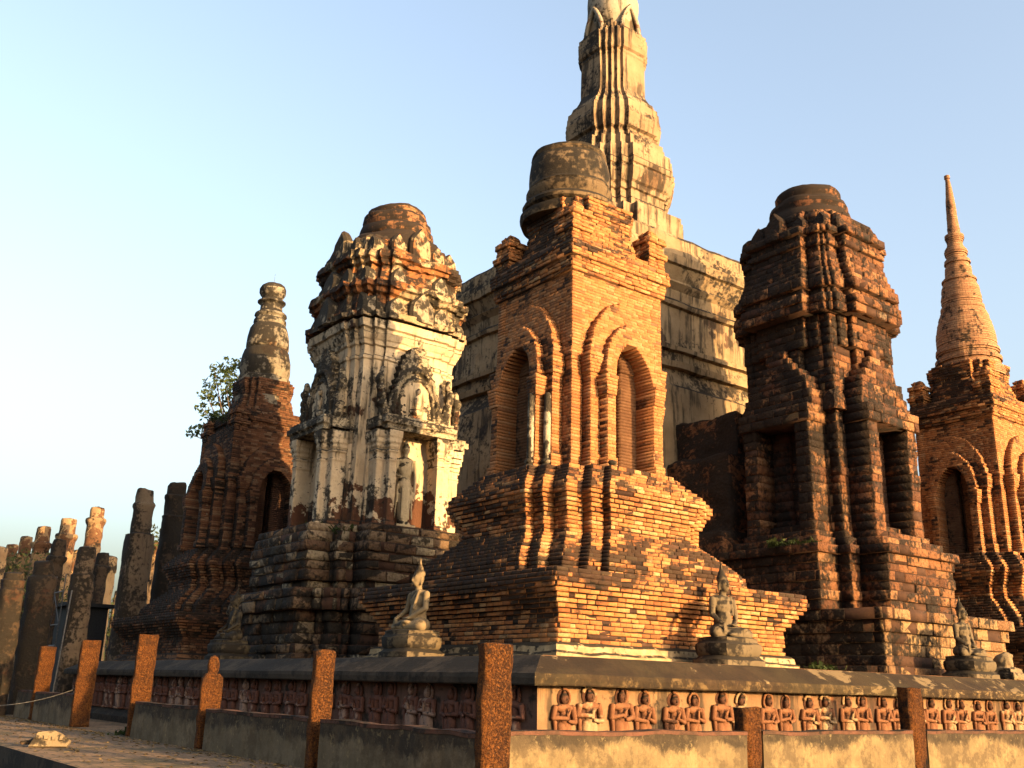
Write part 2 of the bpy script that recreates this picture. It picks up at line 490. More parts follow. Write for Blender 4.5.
def simple(name, c, rough=0.6, metal=0.0):
    t = NT(name)
    t.bsdf.inputs['Metallic'].default_value = metal
    col = t.mix(t.step(t.noise(12, 3), 0.4, 0.7), c, tuple(x * 0.6 for x in c))
    return t.done(col, None, rough)
M['pipe'] = simple('galvanised_pipe', (0.12, 0.115, 0.11), 0.5, 0.3)
M['cable'] = simple('cable', (0.25, 0.22, 0.18), 0.6)
M['shed'] = simple('shed_panel', (0.012, 0.013, 0.016), 0.7)
M['bark'] = plain('bark', (0.16, 0.11, 0.07), (0.09, 0.06, 0.04), 6, 0.1, 0.02)
def leaf_mat(name, c1, c2):
    t = NT(name)
    col = t.mix(t.geo.outputs['Random Per Island'], c1, c2)
    t.bsdf.inputs['Transmission Weight'].default_value = 0.0
    tr = t.n('ShaderNodeBsdfTranslucent')
    t.l(col, tr.inputs['Color'])
    ms = t.n('ShaderNodeMixShader'); ms.inputs[0].default_value = 0.35
    out = t.t.nodes['Material Output']
    t.l(col, t.bsdf.inputs['Base Color'])
    t.l(t.bsdf.outputs[0], ms.inputs[1]); t.l(tr.outputs[0], ms.inputs[2])
    t.l(ms.outputs[0], out.inputs['Surface'])
    return t.m
M['leaf'] = leaf_mat('leaf', (0.03, 0.05, 0.015), (0.085, 0.10, 0.03))
M['leaf_far'] = leaf_mat('leaf_far', (0.035, 0.05, 0.02), (0.09, 0.095, 0.035))
M['weed'] = leaf_mat('weed', (0.018, 0.03, 0.008), (0.045, 0.055, 0.018))

# ------------------------------------------------------------------ brick / block course engine
ROT = [((1, 0), (0, 1)), ((0, -1), (1, 0)), ((-1, 0), (0, -1)), ((0, 1), (-1, 0))]
# side k: normal = rotated +X by 90k degrees, u axis = rotated +Y ; (d,u)->(x,y)
def side_xy(k, d, u):
    c, s = [(1, 0), (0, 1), (-1, 0), (0, -1)][k]
    return d * c - u * s, d * s + u * c

class Bricks:
    def __init__(self):
        self.V = []; self.F = []; self.mi = []; self.n = 0
    def add_plain(self, k, u0, u1, d0, d1, z0, z1, mat):
        P = [(d0, u0, z0), (d1, u0, z0), (d1, u1, z0), (d0, u1, z0), (d0, u0, z1), (d1, u0, z1), (d1, u1, z1), (d0, u1, z1)]
        for d, u, z in P:
            x, y = side_xy(k, d, u)
            self.V.append((x, y, z))
        b = self.n
        self.F += [(b, b + 3, b + 2, b + 1), (b + 4, b + 5, b + 6, b + 7), (b, b + 1, b + 5, b + 4), (b + 1, b + 2, b + 6, b + 5), (b + 2, b + 3, b + 7, b + 6), (b + 3, b, b + 4, b + 7)]
        self.mi += [mat] * 6
        self.n += 8
    def add_brick(self, k, u0, u1, d0, d1, z0, z1, c, jit, mat):
        # back 4, mid 4, front 4 (chamfered outer face)
        j = lambda: random.uniform(-jit, jit)
        q = [(u0, z0), (u1, z0), (u1, z1), (u0, z1)]
        s = [(1, 1), (-1, 1), (-1, -1), (1, -1)]
        jj = [(j(), j(), j()) for _ in range(4)]
        rows = []
        rows += [(d0, q[i][0], q[i][1]) for i in range(4)]
        rows += [(d1 - c + jj[i][0], q[i][0] + jj[i][1] * .5, q[i][1] + jj[i][2] * .4) for i in range(4)]
        rows += [(d1 + jj[i][0], q[i][0] + s[i][0] * c + jj[i][1], q[i][1] + s[i][1] * c + jj[i][2] * .6) for i in range(4)]
        for d, u, z in rows:
            x, y = side_xy(k, d, u)
            self.V.append((x, y, z))
        b = self.n
        F = self.F
        for a in (0, 4):
            for i in range(4):
                i2 = (i + 1) % 4
                F.append((b + a + i, b + a + i2, b + a + 4 + i2, b + a + 4 + i))
        F.append((b + 8, b + 9, b + 10, b + 11))
        F.append((b + 3, b + 2, b + 1, b))
        self.mi += [mat] * 10
        self.n += 12
    def build(self, name, mats):
        return mesh_from(name, np.array(self.V), np.array(self.F), mats, self.mi)

def runs(u, D):
    out = []
    s = 0
    for i in range(1, len(u) + 1):
        if i == len(u) or abs(D[i] - D[s]) > 0.012:
            out.append((u[s], u[i] if i < len(u) else u[-1], D[s]))
            s = i
    return out

def course_tower(B, Dfun, z0, z1, h, L, jit=0.007, c=0.008, recess=0.035, depth=0.14, sides=(0, 1, 2, 3), miss=0.03, umax=6.0, hvar=0.0, push=0.03, gap=0.008, solid=False, corner_loss=0.0, du=0.02):
    u = np.arange(-umax, umax + 1e-6, du)
    z = z0; ci = 0
    while z < z1 - 1e-4:
        hh = h * (1 + random.uniform(-hvar, hvar))
        hh = min(hh, z1 - z)
        if z1 - (z + hh) < h * 0.4: hh = z1 - z
        D = Dfun(u, z + hh / 2)
        for k in sides:
            rr = [r for r in runs(u, D) if r[2] > 0.01 and r[1] - r[0] > 0.015]
            for idx, (a, b, d) in enumerate(rr):
                lo = rr[idx - 1][2] if idx > 0 else d - 0.3
                hi = rr[idx + 1][2] if idx < len(rr) - 1 else d - 0.3
                da = max(0, d - lo); db = max(0, d - hi)
                if solid:
                    B.add_plain(k, a, b, 0.0, d, z - 0.003, z + hh, 1)
                    continue
                ma = a + (0.03 if (da > 0.03 or idx == 0) else 0); mb = b - (0.03 if (db > 0.03 or idx == len(rr) - 1) else 0)
                if mb - ma > 0.01:
                    B.add_plain(k, ma + 0.0007 * k, mb - 0.0007 * k, 0.12 + 0.01 * k, d - recess - 0.001 * k, z, z + hh - 0.0013 * k - 0.003, 0)
                # bricks
                p = a - random.uniform(0, L) if not (da > 0.03 or idx == 0) else a
                first = True
                while p < b - 1e-4:
                    ln = L * random.uniform(0.75, 1.25) * (0.55 if (first and ci % 2) else 1)
                    q = min(b, p + ln)
                    if b - q < L * 0.25: q = b
                    pa = max(a, p)
                    if q - pa > 0.03:
                        dep = depth
                        if pa - a < 0.01: dep = max(dep, min(da, 1.6) + 0.06)
                        if b - q < 0.01: dep = max(dep, min(db, 1.6) + 0.06)
                        off = random.gauss(0, jit * 0.8)
                        edge = (pa - a < 0.01 and (idx == 0)) or (b - q < 0.01 and idx == len(rr) - 1)
                        rnd = random.random()
                        if rnd < 0.08: off -= push * random.random()
                        if edge and random.random() < corner_loss: off -= push * random.uniform(0.5, 2.0)
                        if not (random.random() < miss and dep <= depth + 0.01):
                            B.add_brick(k, pa + gap / 2, q - gap / 2, max(0.05, d - dep), d + off, z + 0.001 + 0.0006 * k, z + hh - gap, c, jit, 1)
                    p = q; first = False
        z += hh; ci += 1
    return B

def lerp_prof(prof, z):
    if z <= prof[0][0]: return prof[0][1]
    for (a, va), (b, vb) in zip(prof, prof[1:]):
        if z <= b:
            return va + (vb - va) * (z - a) / max(1e-6, b - a)
    return prof[-1][1]

def steps_D(u, steps):
    """steps: [(w,h)...] from centre outwards; last w is the corner"""
    D = np.full(len(u), -1.0)
    au = np.abs(u)
    for w, h in sorted(steps, key=lambda s: -s[0]):
        D[au <= w + 1e-6] = h
    return D

# ------------------------------------------------------------------ lofts, lathes, slabs
def outline(steps, seg=0.35):
    """closed outline of a redented square from steps [(w,h)..] centre outwards, last is (w2,w2)"""
    quad = []   # going along +X side from centre towards +Y corner, then mirrored on the +Y side
    pts = []
    s = list(steps)
    for i, (w, h) in enumerate(s):
        pts.append((h, w))
        if i + 1 < len(s):
            pts.append((s[i + 1][1], w))
    half = pts                       # from +X centre panel edge to the corner
    mir = [(y, x) for (x, y) in reversed(half)]
    q = half + mir[1:] if abs(half[-1][0] - half[-1][1]) < 1e-6 else half + mir
    allp = []
    for k in range(4):
        for (x, y) in q:
            c, sn = [(1, 0), (0, 1), (-1, 0), (0, -1)][k]
            allp.append((x * c - y * sn, x * sn + y * c))
    return allp

def densify_ring(ref, seg):
    idx = []
    n = len(ref)
    for i in range(n):
        a = ref[i]; b = ref[(i + 1) % n]
        L = math.hypot(b[0] - a[0], b[1] - a[1])
        m = max(1, int(round(L / seg)))
        for j in range(m):
            idx.append((i, (i + 1) % n, j / m))
    return idx

def loft(name, stepfun, prof, mats, seg=0.3, amp=0.02, nsc=1.3, zseg=0.3, smooth=False, cap=True):
    """prof: list of (z, s); stepfun(s)-> steps"""
    zs = []
    for (z0, s0), (z1, s1) in zip(prof, prof[1:]):
        m = max(1, int(round((z1 - z0) / zseg)))
        for j in range(m):
            zs.append((z0 + (z1 - z0) * j / m, s0 + (s1 - s0) * j / m))
    zs.append(prof[-1])
    big = max(p[1] for p in prof)
    idx = densify_ring(outline(stepfun(big)), seg)
    V = []
    for z, s in zs:
        o = outline(stepfun(s))
        for i, j, t in idx:
            V.append((o[i][0] * (1 - t) + o[j][0] * t, o[i][1] * (1 - t) + o[j][1] * t, z))
    n = len(idx)
    F = []
    for r in range(len(zs) - 1):
        for i in range(n):
            a = r * n + i; b = r * n + (i + 1) % n
            F.append((a, b, b + n, a + n))
    V = erode(np.array(V), amp, nsc)
    if cap:
        F.append(tuple(range((len(zs) - 1) * n, len(zs) * n)))
        F.append(tuple(reversed(range(0, n))))
    return mesh_from(name, V, F, mats, smooth=smooth)

def lathe(name, prof, mats, n=48, amp=0.015, nsc=2.0, smooth=True, zseg=None, phase=0.0, sq=0.0, off=(0, 0)):
    P = []
    for (r0, z0), (r1, z1) in zip(prof, prof[1:]):
        m = 1 if zseg is None else max(1, int(math.hypot(r1 - r0, z1 - z0) / zseg))
        for j in range(m):
            P.append((r0 + (r1 - r0) * j / m, z0 + (z1 - z0) * j / m))
    P.append(prof[-1])
    V = []
    for r, z in P:
        for i in range(n):
            a = 2 * math.pi * i / n + phase
            rr = r
            if sq:
                ca, sa = abs(math.cos(a)), abs(math.sin(a))
                rr = r * ((1 - sq) + sq / max(ca, sa))
            V.append((rr * math.cos(a) + off[0], rr * math.sin(a) + off[1], z))
    V = erode(np.array(V), amp, nsc)
    F = []
    for k in range(len(P) - 1):
        for i in range(n):
            a = k * n + i; b = k * n + (i + 1) % n
            F.append((a, b, b + n, a + n))
    F.append(tuple(reversed(range(n))))
    F.append(tuple(range((len(P) - 1) * n, len(P) * n)))
    me = mesh_from(name, V, F, mats)
    if smooth:
        me.polygons.foreach_set('use_smooth', np.ones(len(me.polygons), dtype=bool))
        try: me.set_sharp_from_angle(angle=R(38))
        except Exception: pass
    return me

def courses_profile(prof, h=0.11, jit=0.02, notch=0.015):
    """turn a smooth (r,z) profile into stepped brick courses"""
    zs = [p[1] for p in prof]; rs = [p[0] for p in prof]
    out = []
    z = zs[0]
    while z < zs[-1] - 1e-3:
        z2 = min(z + h, zs[-1])
        r = float(np.interp((z + z2) / 2, zs, rs)) + random.uniform(-jit, jit)
        out += [(r, z), (r, z2 - notch * 0.6), (r - notch, z2 - notch * 0.5)]
        z = z2
    out.append((max(0.02, rs[-1]), zs[-1]))
    return out

class Soup:
    """collects simple closed shapes into one mesh"""
    def __init__(self): self.V = []; self.F = []
    def add(self, V, F):
        b = len(self.V)
        self.V += [tuple(v) for v in V]
        self.F += [tuple(i + b for i in f) for f in F]
    def box(self, x0, x1, y0, y1, z0, z1):
        V = [(x0, y0, z0), (x1, y0, z0), (x1, y1, z0), (x0, y1, z0), (x0, y0, z1), (x1, y0, z1), (x1, y1, z1), (x0, y1, z1)]
        self.add(V, [(0, 3, 2, 1), (4, 5, 6, 7), (0, 1, 5, 4), (1, 2, 6, 5), (2, 3, 7, 6), (3, 0, 4, 7)])
    def ell(self, c, r, rot=None, n=14, m=9):
        V = [(0, 0, -1)]
        for j in range(1, m):
            a = -math.pi / 2 + math.pi * j / m
            for i in range(n):
                b = 2 * math.pi * i / n
                V.append((math.cos(a) * math.cos(b), math.cos(a) * math.sin(b), math.sin(a)))
        V.append((0, 0, 1))
        F = [(0, 1 + (i + 1) % n, 1 + i) for i in range(n)]
        for j in range(m - 2):
            for i in range(n):
                a = 1 + j * n + i; b = 1 + j * n + (i + 1) % n
                F.append((a, b, b + n, a + n))
        t = len(V) - 1
        F += [(t, t - n + i, t - n + (i + 1) % n) for i in range(n)]
        E = Euler(rot).to_matrix() if rot else Matrix.Identity(3)
        VV = []
        for v in V:
            w = E @ Vector((v[0] * r[0], v[1] * r[1], v[2] * r[2]))
            VV.append((w[0] + c[0], w[1] + c[1], w[2] + c[2]))
        self.add(VV, F)
    def cap(self, p0, p1, r0, r1, n=10):
        p0 = Vector(p0); p1 = Vector(p1)
        d = (p1 - p0)
        if d.length < 1e-5: return
        d.normalize()
        a = d.orthogonal().normalized(); b = d.cross(a)
        V = []
        rings = []
        for t in range(4):
            an = -math.pi / 2 + (math.pi / 2) * t / 4
            rings.append((p0 + d * (r0 * math.sin(an)), r0 * math.cos(an) if t else r0 * 0.12))
        rings.append((p0, r0)); rings.append((p1, r1))
        for t in range(1, 4):
            an = (math.pi / 2) * t / 4
            rings.append((p1 + d * (r1 * math.sin(an)), r1 * math.cos(an)))
        rings.append((p1 + d * r1, r1 * 0.12))
        for c, r in rings:
            for i in range(n):
                an = 2 * math.pi * i / n
                V.append(c + a * (r * math.cos(an)) + b * (r * math.sin(an)))
        F = [tuple(reversed(range(n)))]
        for k in range(len(rings) - 1):
            for i in range(n):
                x = k * n + i; y = k * n + (i + 1) % n
                F.append((x, y, y + n, x + n))
        F.append(tuple(range((len(rings) - 1) * n, len(rings) * n)))
        self.add(V, F)
    def slab(self, pts, d0, d1, axis=0):
        """extrude a polygon given in (u,z) between depths d0..d1; axis 0: depth along x, u along y"""
        n = len(pts)
        V = []
        for d in (d0, d1):
            for u, z in pts:
                V.append((d, u, z) if axis == 0 else (u, d, z))
        F = [tuple(reversed(range(n))), tuple(range(n, 2 * n))]
        for i in range(n):
            j = (i + 1) % n
            F.append((i, j, j + n, i + n))
        self.add(V, F)
    def mesh(self, name, mats, smooth=False):
        return mesh_from(name, np.array(self.V), self.F, mats, smooth=smooth)

def remesh(o, voxel, sm=2, disp=None):
    m = o.modifiers.new('remesh', 'REMESH')
    m.mode = 'VOXEL'; m.voxel_size = voxel; m.use_smooth_shade = True
    if sm:
        s = o.modifiers.new('smooth', 'SMOOTH'); s.factor = 0.5; s.iterations = sm
    if disp:
        for size, st in disp:
            tx = bpy.data.textures.new('wear', 'CLOUDS'); tx.noise_scale = size; tx.noise_depth = 3
            d = o.modifiers.new('wear', 'DISPLACE'); d.texture = tx; d.strength = st; d.mid_level = 0.5
            d.texture_coords = 'LOCAL'
    return o

# ------------------------------------------------------------------ layout constants
FC = (-21.6, 18.65); PLC = (-33.5, 18.65); LC = (-45.6, 18.65)
PRC = (-21.6, 30.5); RTC = (-21.6, 41.6); QC = (-33.2, 30.9)
TZ = 2.25            # terrace level behind the coping
PX, PY = -15.0, 11.96   # platform lip planes
PX2, PY2 = -48.3, 49.5  # far ends
WX, WY = -13.3, 9.4     # low wall outer faces

# ------------------------------------------------------------------ ground and paving
def sheet(name, x0, x1, y0, y1, z, mat, n=1):
    V = []; F = []
    for j in range(n + 1):
        for i in range(n + 1):
            V.append((x0 + (x1 - x0) * i / n, y0 + (y1 - y0) * j / n, z))
    for j in range(n):
        for i in range(n):
            a = j * (n + 1) + i
            F.append((a, a + 1, a + n + 2, a + n + 1))
    o = link(name, mesh_from(name, np.array(V), F, [mat]))
    tag(o, kind='structure')
    return o
sheet('ground', -1500, 1500, -1500, 1500, -0.45, M['ground'])
s = Soup(); s.box(-95, -9.5, 5.5, 90, -0.44, 0.0)
pv = link('pavement', s.mesh('pavement', [M['paving'], M['slab_edge']]))
for p in pv.data.polygons:
    if abs(p.normal.z) < 0.5: p.material_index = 1
tag(pv, kind='structure')

# ------------------------------------------------------------------ platform with coping and frieze
plat = empty('temple_platform', (0, 0, 0), 'long low stucco platform with dark sloping coping and a frieze of walking monks', 'platform')

def strip_ring(name, prof, mats, face_mat=None, seg=0.5, amp=0.008):
    """moulding running round the platform; prof: (offset outward from lip plane, z)"""
    cx0, cx1, cy0, cy1 = PX2, PX, PY, PY2
    V = []; F = []; mi = []
    base = []
    def ring(o):
        return [(cx0 - o, cy0 - o), (cx1 + o, cy0 - o), (cx1 + o, cy1 + o), (cx0 - o, cy1 + o)]
    idx = densify_ring(ring(0), seg)
    for o, z in prof:
        r = ring(o)
        for i, j, t in idx:
            V.append((r[i][0] * (1 - t) + r[j][0] * t, r[i][1] * (1 - t) + r[j][1] * t, z))
    n = len(idx)
    for k in range(len(prof) - 1):
        for i in range(n):
            a = k * n + i; b = k * n + (i + 1) % n
            F.append((a, b, b + n, a + n))
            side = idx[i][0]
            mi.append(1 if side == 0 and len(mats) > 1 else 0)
    V = erode(np.array(V), amp, 1.1)
    return mesh_from(name, V, F, mats, mi)

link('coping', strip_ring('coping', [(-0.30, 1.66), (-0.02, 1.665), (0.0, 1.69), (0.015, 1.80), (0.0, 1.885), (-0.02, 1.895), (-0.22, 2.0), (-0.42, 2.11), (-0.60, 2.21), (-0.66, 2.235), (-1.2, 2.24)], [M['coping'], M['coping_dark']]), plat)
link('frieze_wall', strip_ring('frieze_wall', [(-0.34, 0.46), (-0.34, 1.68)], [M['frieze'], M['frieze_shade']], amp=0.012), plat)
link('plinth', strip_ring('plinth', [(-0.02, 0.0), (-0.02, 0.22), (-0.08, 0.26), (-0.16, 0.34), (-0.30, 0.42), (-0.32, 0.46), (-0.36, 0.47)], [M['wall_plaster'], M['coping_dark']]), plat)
s = Soup(); s.box(PX2 + 0.9, PX - 0.9, PY + 0.9, PY2 - 0.9, 1.5, TZ)
link('terrace', s.mesh('terrace', [M['mortar']]), plat)

def relief_figure(name, mats):
    """walking disciple in high relief, facing +X (outwards)"""
    j = lambda a: random.uniform(-a, a)
    s = Soup()
    s.cap((0.02, -0.07, 0.10), (0.03, -0.08, 0.52), 0.075, 0.11)
    s.cap((0.03, 0.13, 0.10), (0.03, 0.07, 0.52), 0.075, 0.11)
    s.ell((0.02, 0.0, 0.34), (0.10, 0.20, 0.34))
    s.ell((0.05, -0.10, 0.06), (0.13, 0.07, 0.05)); s.ell((0.05, 0.15, 0.06), (0.13, 0.07, 0.05))
    s.cap((0.02, 0.02, 0.50), (0.02, 0.02, 0.84), 0.105, 0.10)
    s.ell((0.03, 0, 0.90), (0.09, 0.25, 0.085))
    s.cap((0.02, 0, 0.9), (0.02, 0, 1.0), 0.06, 0.05)
    e = 0.30 + j(0.02)
    a1, a2 = 0.68 + j(0.05), 0.66 + j(0.05)
    s.cap((0.04, -0.235, 0.90), (0.06, -e, a1), 0.062, 0.052)
    s.cap((0.06, -e, a1), (0.15, -0.03, 0.68 + j(0.06)), 0.052, 0.036)
    s.cap((0.04, 0.235, 0.90), (0.06, e, a2), 0.062, 0.052)
    s.cap((0.06, e, a2), (0.15, 0.05, 0.66 + j(0.06)), 0.05, 0.036)
    hz = 0.84 + j(0.05)
    s.cap((0.14, 0.0, 0.70), (0.17, 0.03 + j(0.04), hz), 0.042, 0.028)
    for q in range(4): s.cap((0.17, 0.01 + 0.016 * q, hz), (0.18, 0.0 + 0.022 * q, hz + 0.07), 0.009, 0.007, 5)
    s.cap((0.16, -0.01, 0.76), (0.19, -0.04, 0.80), 0.011, 0.009, 5)
    s.cap((0.05, -0.24, 0.62), (0.03, -0.20, 0.2), 0.045, 0.03)
    # halo rim, broken off at a different place each time
    prev = None
    n_rim = random.choice((15, 15, 11, 8, 13))
    for i in range(n_rim):
        a = R(-50 + 280 * i / 14)
        p = (0.03, 0.155 * math.cos(a), 1.10 + 0.185 * math.sin(a))
        if prev: s.cap(prev, p, 0.034, 0.034, 6)
        prev = p
    nb = len(s.F)
    # face and ground between the arms, recess shade painted dark
    s.ell((0.05, j(0.015), 1.09), (0.085, 0.082, 0.12))
    s.ell((0.05, 0, 1.20), (0.04, 0.045, 0.05))
    s.cap((0.13, 0, 1.10), (0.14, 0, 1.06), 0.012, 0.016, 5)
    s.slab([(-0.29, 0.6), (0.29, 0.6), (0.22, 0.92), (-0.22, 0.92)], -0.05, 0.012)
    P = [(0.15 * math.cos(2 * math.pi * q / 16), 1.10 + 0.18 * math.sin(2 * math.pi * q / 16)) for q in range(16)]
    s.slab(P, -0.05, 0.010)
    mi = [0] * nb + [1] * (len(s.F) - nb)
    V = erode(np.array(s.V) + random.uniform(0, 40), 0.016, 5) - 0
    V = V - (V.mean(axis=0) - np.array(s.V).mean(axis=0))
    return mesh_from(name, V, s.F, mats, mi, smooth=True)
fig_meshes = [relief_figure('relief_figure', [M['relief'], M['relief_hollow_shade']]) for _ in range(9)]
y = PY + 0.95; i = 0
gaps = [0.64, 0.88]
while y < 33.5:
    o = link('relief_figure', fig_meshes[random.randrange(9)], plat, (PX - 0.335, y, 0.44))
    sc = 0.94 + random.uniform(-0.03, 0.03); o.scale = (1, sc * random.uniform(0.97, 1.1), sc)
    y += gaps[i % 2] * random.uniform(0.95, 1.05); i += 1
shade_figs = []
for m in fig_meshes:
    c = m.copy(); c.materials.clear(); c.materials.append(M['relief_shade']); c.materials.append(M['relief_hollow_shade']); shade_figs.append(c)
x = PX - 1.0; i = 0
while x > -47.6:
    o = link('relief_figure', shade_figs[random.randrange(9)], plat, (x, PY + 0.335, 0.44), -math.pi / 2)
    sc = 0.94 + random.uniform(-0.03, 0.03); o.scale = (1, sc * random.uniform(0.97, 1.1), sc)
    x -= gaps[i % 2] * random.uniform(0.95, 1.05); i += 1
# the statuette standing near the corner, catching light
# ------------------------------------------------------------------ low boundary walls
def low_wall(label, along, a0, a1, face, top, thick=0.34, left=False):
    """along 'x' : outer face at y=face ; along 'y': outer face at x=face"""
    L = abs(a1 - a0)
    n = max(2, int(L / 0.12))
    prof = [(0, 0.0), (0, top * 0.33), (0, top * 0.66), (0, top - 0.07), (0.012, top - 0.065), (0.014, top - 0.005), (0.02, top), (-thick * 0.5, top + 0.004), (-thick, top), (-thick, 0)]
    V = []; F = []; mi = []
    for i in range(n + 1):
        p = a0 + (a1 - a0) * i / n
        for o, z in prof:
            if along == 'x': V.append((p, face - o, z))
            else: V.append((face + o, p, z))
    m = len(prof)
    for i in range(n):
        for k in range(m - 1):
            a = i * m + k
            f = (a, a + 1, a + m + 1, a + m)
            F.append(f); mi.append(1 if 3 <= k <= 7 else 0)
    F.append(tuple(range(m))); mi.append(0)
    F.append(tuple(reversed(range(n * m, (n + 1) * m)))); mi.append(0)
    V = np.array(V, dtype=float)
    V = erode(V, 0.022, 1.6)
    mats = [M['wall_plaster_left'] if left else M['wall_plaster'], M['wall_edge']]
    me = mesh_from('low_wall', V, F, mats, mi)
    import bmesh
    bm = bmesh.new(); bm.from_mesh(me); bmesh.ops.recalc_face_normals(bm, faces=bm.faces); bm.to_mesh(me); bm.free()
    o = link('low_wall', me)
    tag(o, label, 'low wall', 'low plastered boundary walls')
    return o
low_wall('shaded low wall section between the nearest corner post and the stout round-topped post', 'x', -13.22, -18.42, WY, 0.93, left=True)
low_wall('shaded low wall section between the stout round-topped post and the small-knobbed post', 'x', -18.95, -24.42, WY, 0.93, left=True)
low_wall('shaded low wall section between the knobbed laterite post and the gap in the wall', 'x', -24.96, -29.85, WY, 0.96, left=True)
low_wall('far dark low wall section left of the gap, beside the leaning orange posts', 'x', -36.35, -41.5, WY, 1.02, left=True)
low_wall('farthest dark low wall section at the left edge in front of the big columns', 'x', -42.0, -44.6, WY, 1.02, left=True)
low_wall('sunlit low wall with black drips between the tall corner post and short flat post', 'y', 9.95, 15.80, WX, 0.94)
low_wall('sunlit yellow low wall between the two short dark posts', 'y', 16.28, 21.44, WX, 0.93)
low_wall('sunlit low wall running off the right edge past the last dark post', 'y', 21.98, 27.8, WX, 0.93)
low_wall('sunlit low wall beyond the right edge', 'y', 28.3, 34.0, WX, 0.93)

def post_mesh(wx, wy, h, kind='flat', dark=False, seg=9):
    """rough laterite post: +X face at x=0, -Y face at y=0, body towards -X and +Y"""
    prof = []
    nz = max(6, int(h / 0.09))
    nx, ny = 5, 6
    ring = []
    for i in range(nx): ring.append((-wx + wx * i / nx, 0.0))
    for i in range(ny): ring.append((0.0, wy * i / ny))
    for i in range(nx): ring.append((-wx * i / nx, wy))
    for i in range(ny): ring.append((-wx, wy - wy * i / ny))
    n = len(ring)
    V = []
    cx, cy = -wx / 2, wy / 2
    zs = [h * i / nz for i in range(nz + 1)]
    sc = [1.0] * len(zs)
    if kind == 'round':
        zs += [h + 0.03]; sc += [0.82]; sc[-2] = 0.95
    elif kind == 'knob':
        sc[-1] = 0.97
        zs += [h + 0.005, h + 0.08, h + 0.2, h + 0.32, h + 0.40, h + 0.45]
        sc += [0.62, 0.70, 0.74, 0.66, 0.45, 0.15]
    else:
        zs += [h + 0.01]; sc += [0.93]
    for z, s_ in zip(zs, sc):
        for (x, y) in ring:
            dx, dy = x - cx, y - cy
            # soften corners
            k = 1.0
            if abs(dx) > wx * 0.42 and abs(dy) > wy * 0.42: k = 0.84
            if kind == 'knob' and z > h:
                rr = 0.5 * min(wx, wy) * 1.25
                a = math.atan2(dy / wy, dx / wx)
                V.append((cx + math.cos(a) * rr * s_, cy + math.sin(a) * rr * s_ * 1.1, z))
            else:
                V.append((cx + dx * k * s_, cy + dy * k * s_, z))
    V = erode(np.array(V), 0.026, 4.0)
    F = []
    for r in range(len(zs) - 1):
        for i in range(n):
            a = r * n + i; b = r * n + (i + 1) % n
            F.append((a, b, b + n, a + n))
    F.append(tuple(range((len(zs) - 1) * n, len(zs) * n)))
    F.append(tuple(reversed(range(n))))
    return mesh_from('post', V, F, [M['laterite_post_dark'] if dark else M['laterite_post']], smooth=True)

def post(x, y, wx, wy, h, label, kind='flat', dark=False, lean=(0, 0)):
    o = link('laterite_post', post_mesh(wx, wy, h, kind, dark), None, (x, y, 0.0))
    o.rotation_euler = (lean[0], lean[1], 0)
    tag(o, label, 'stone post', 'laterite posts along the low wall')
post(-12.96, WY - 0.02, 0.31, 0.54, 2.27, 'tallest-looking thick laterite post at the platform corner, nearest the camera', 'flat')
post(-18.73, WY - 0.02, 0.27, 0.42, 2.22, 'stout orange laterite post with rounded top, left of the corner post', 'round')
post(-24.71, WY - 0.02, 0.28, 0.50, 1.74, 'orange laterite post topped by a small round knob', 'knob')
post(-30.11, WY - 0.02, 0.24, 0.55, 2.80, 'tall orange laterite post with a pale joint line where the low wall ends', 'flat', lean=(0, R(0.6)))
post(-36.06, WY - 0.02, 0.30, 0.60, 2.75, 'free-standing orange laterite post with pale chipped foot at the far side of the gap', 'flat', lean=(0, R(1.2)))
post(-41.76, WY - 0.02, 0.40, 0.55, 2.64, 'small far orange post leaning right in front of the dark columns', 'flat', lean=(0, R(3)))
post(WX + 0.03, 15.80, 0.40, 0.46, 1.36, 'short dark laterite post, flat-topped, halfway along the sunlit wall', 'flat', True)
post(WX + 0.03, 21.46, 0.42, 0.52, 1.84, 'dark laterite post reaching the coping near the right edge', 'flat', True)

# ------------------------------------------------------------------ brick corner shrine
F_W2 = [(4.2, 3.36), (4.62, 3.30), (4.9, 3.05), (5.15, 2.78), (5.4, 2.5), (5.42, 2.42), (5.95, 2.42), (6.0, 2.5), (6.15, 2.56), (6.3, 2.64), (6.45, 2.72), (6.6, 2.72), (6.8, 2.55), (7.0, 2.34), (7.2, 2.16), (7.35, 1.98)]
def F_base_D(u, z):
    if z < 4.2:
        b = lerp_prof([(2.6, 3.98), (3.28, 3.98), (3.3, 4.03), (3.9, 4.48), (4.1, 4.48), (4.2, 4.42)], z)
        return steps_D(u, [(b, b)])
    w = lerp_prof(F_W2, z)
    # stepped sills round the foot
    return steps_D(u, [(w - 0.95, w + 0.58), (w - 0.53, w + 0.33), (w, w)])
def arch_w(z, half, spring, apex, p=2.0):
    if z <= spring: return half
    if z >= apex: return -1
    t = (z - spring) / (apex - spring)
    return half * (1 - t ** p) ** (0.62)
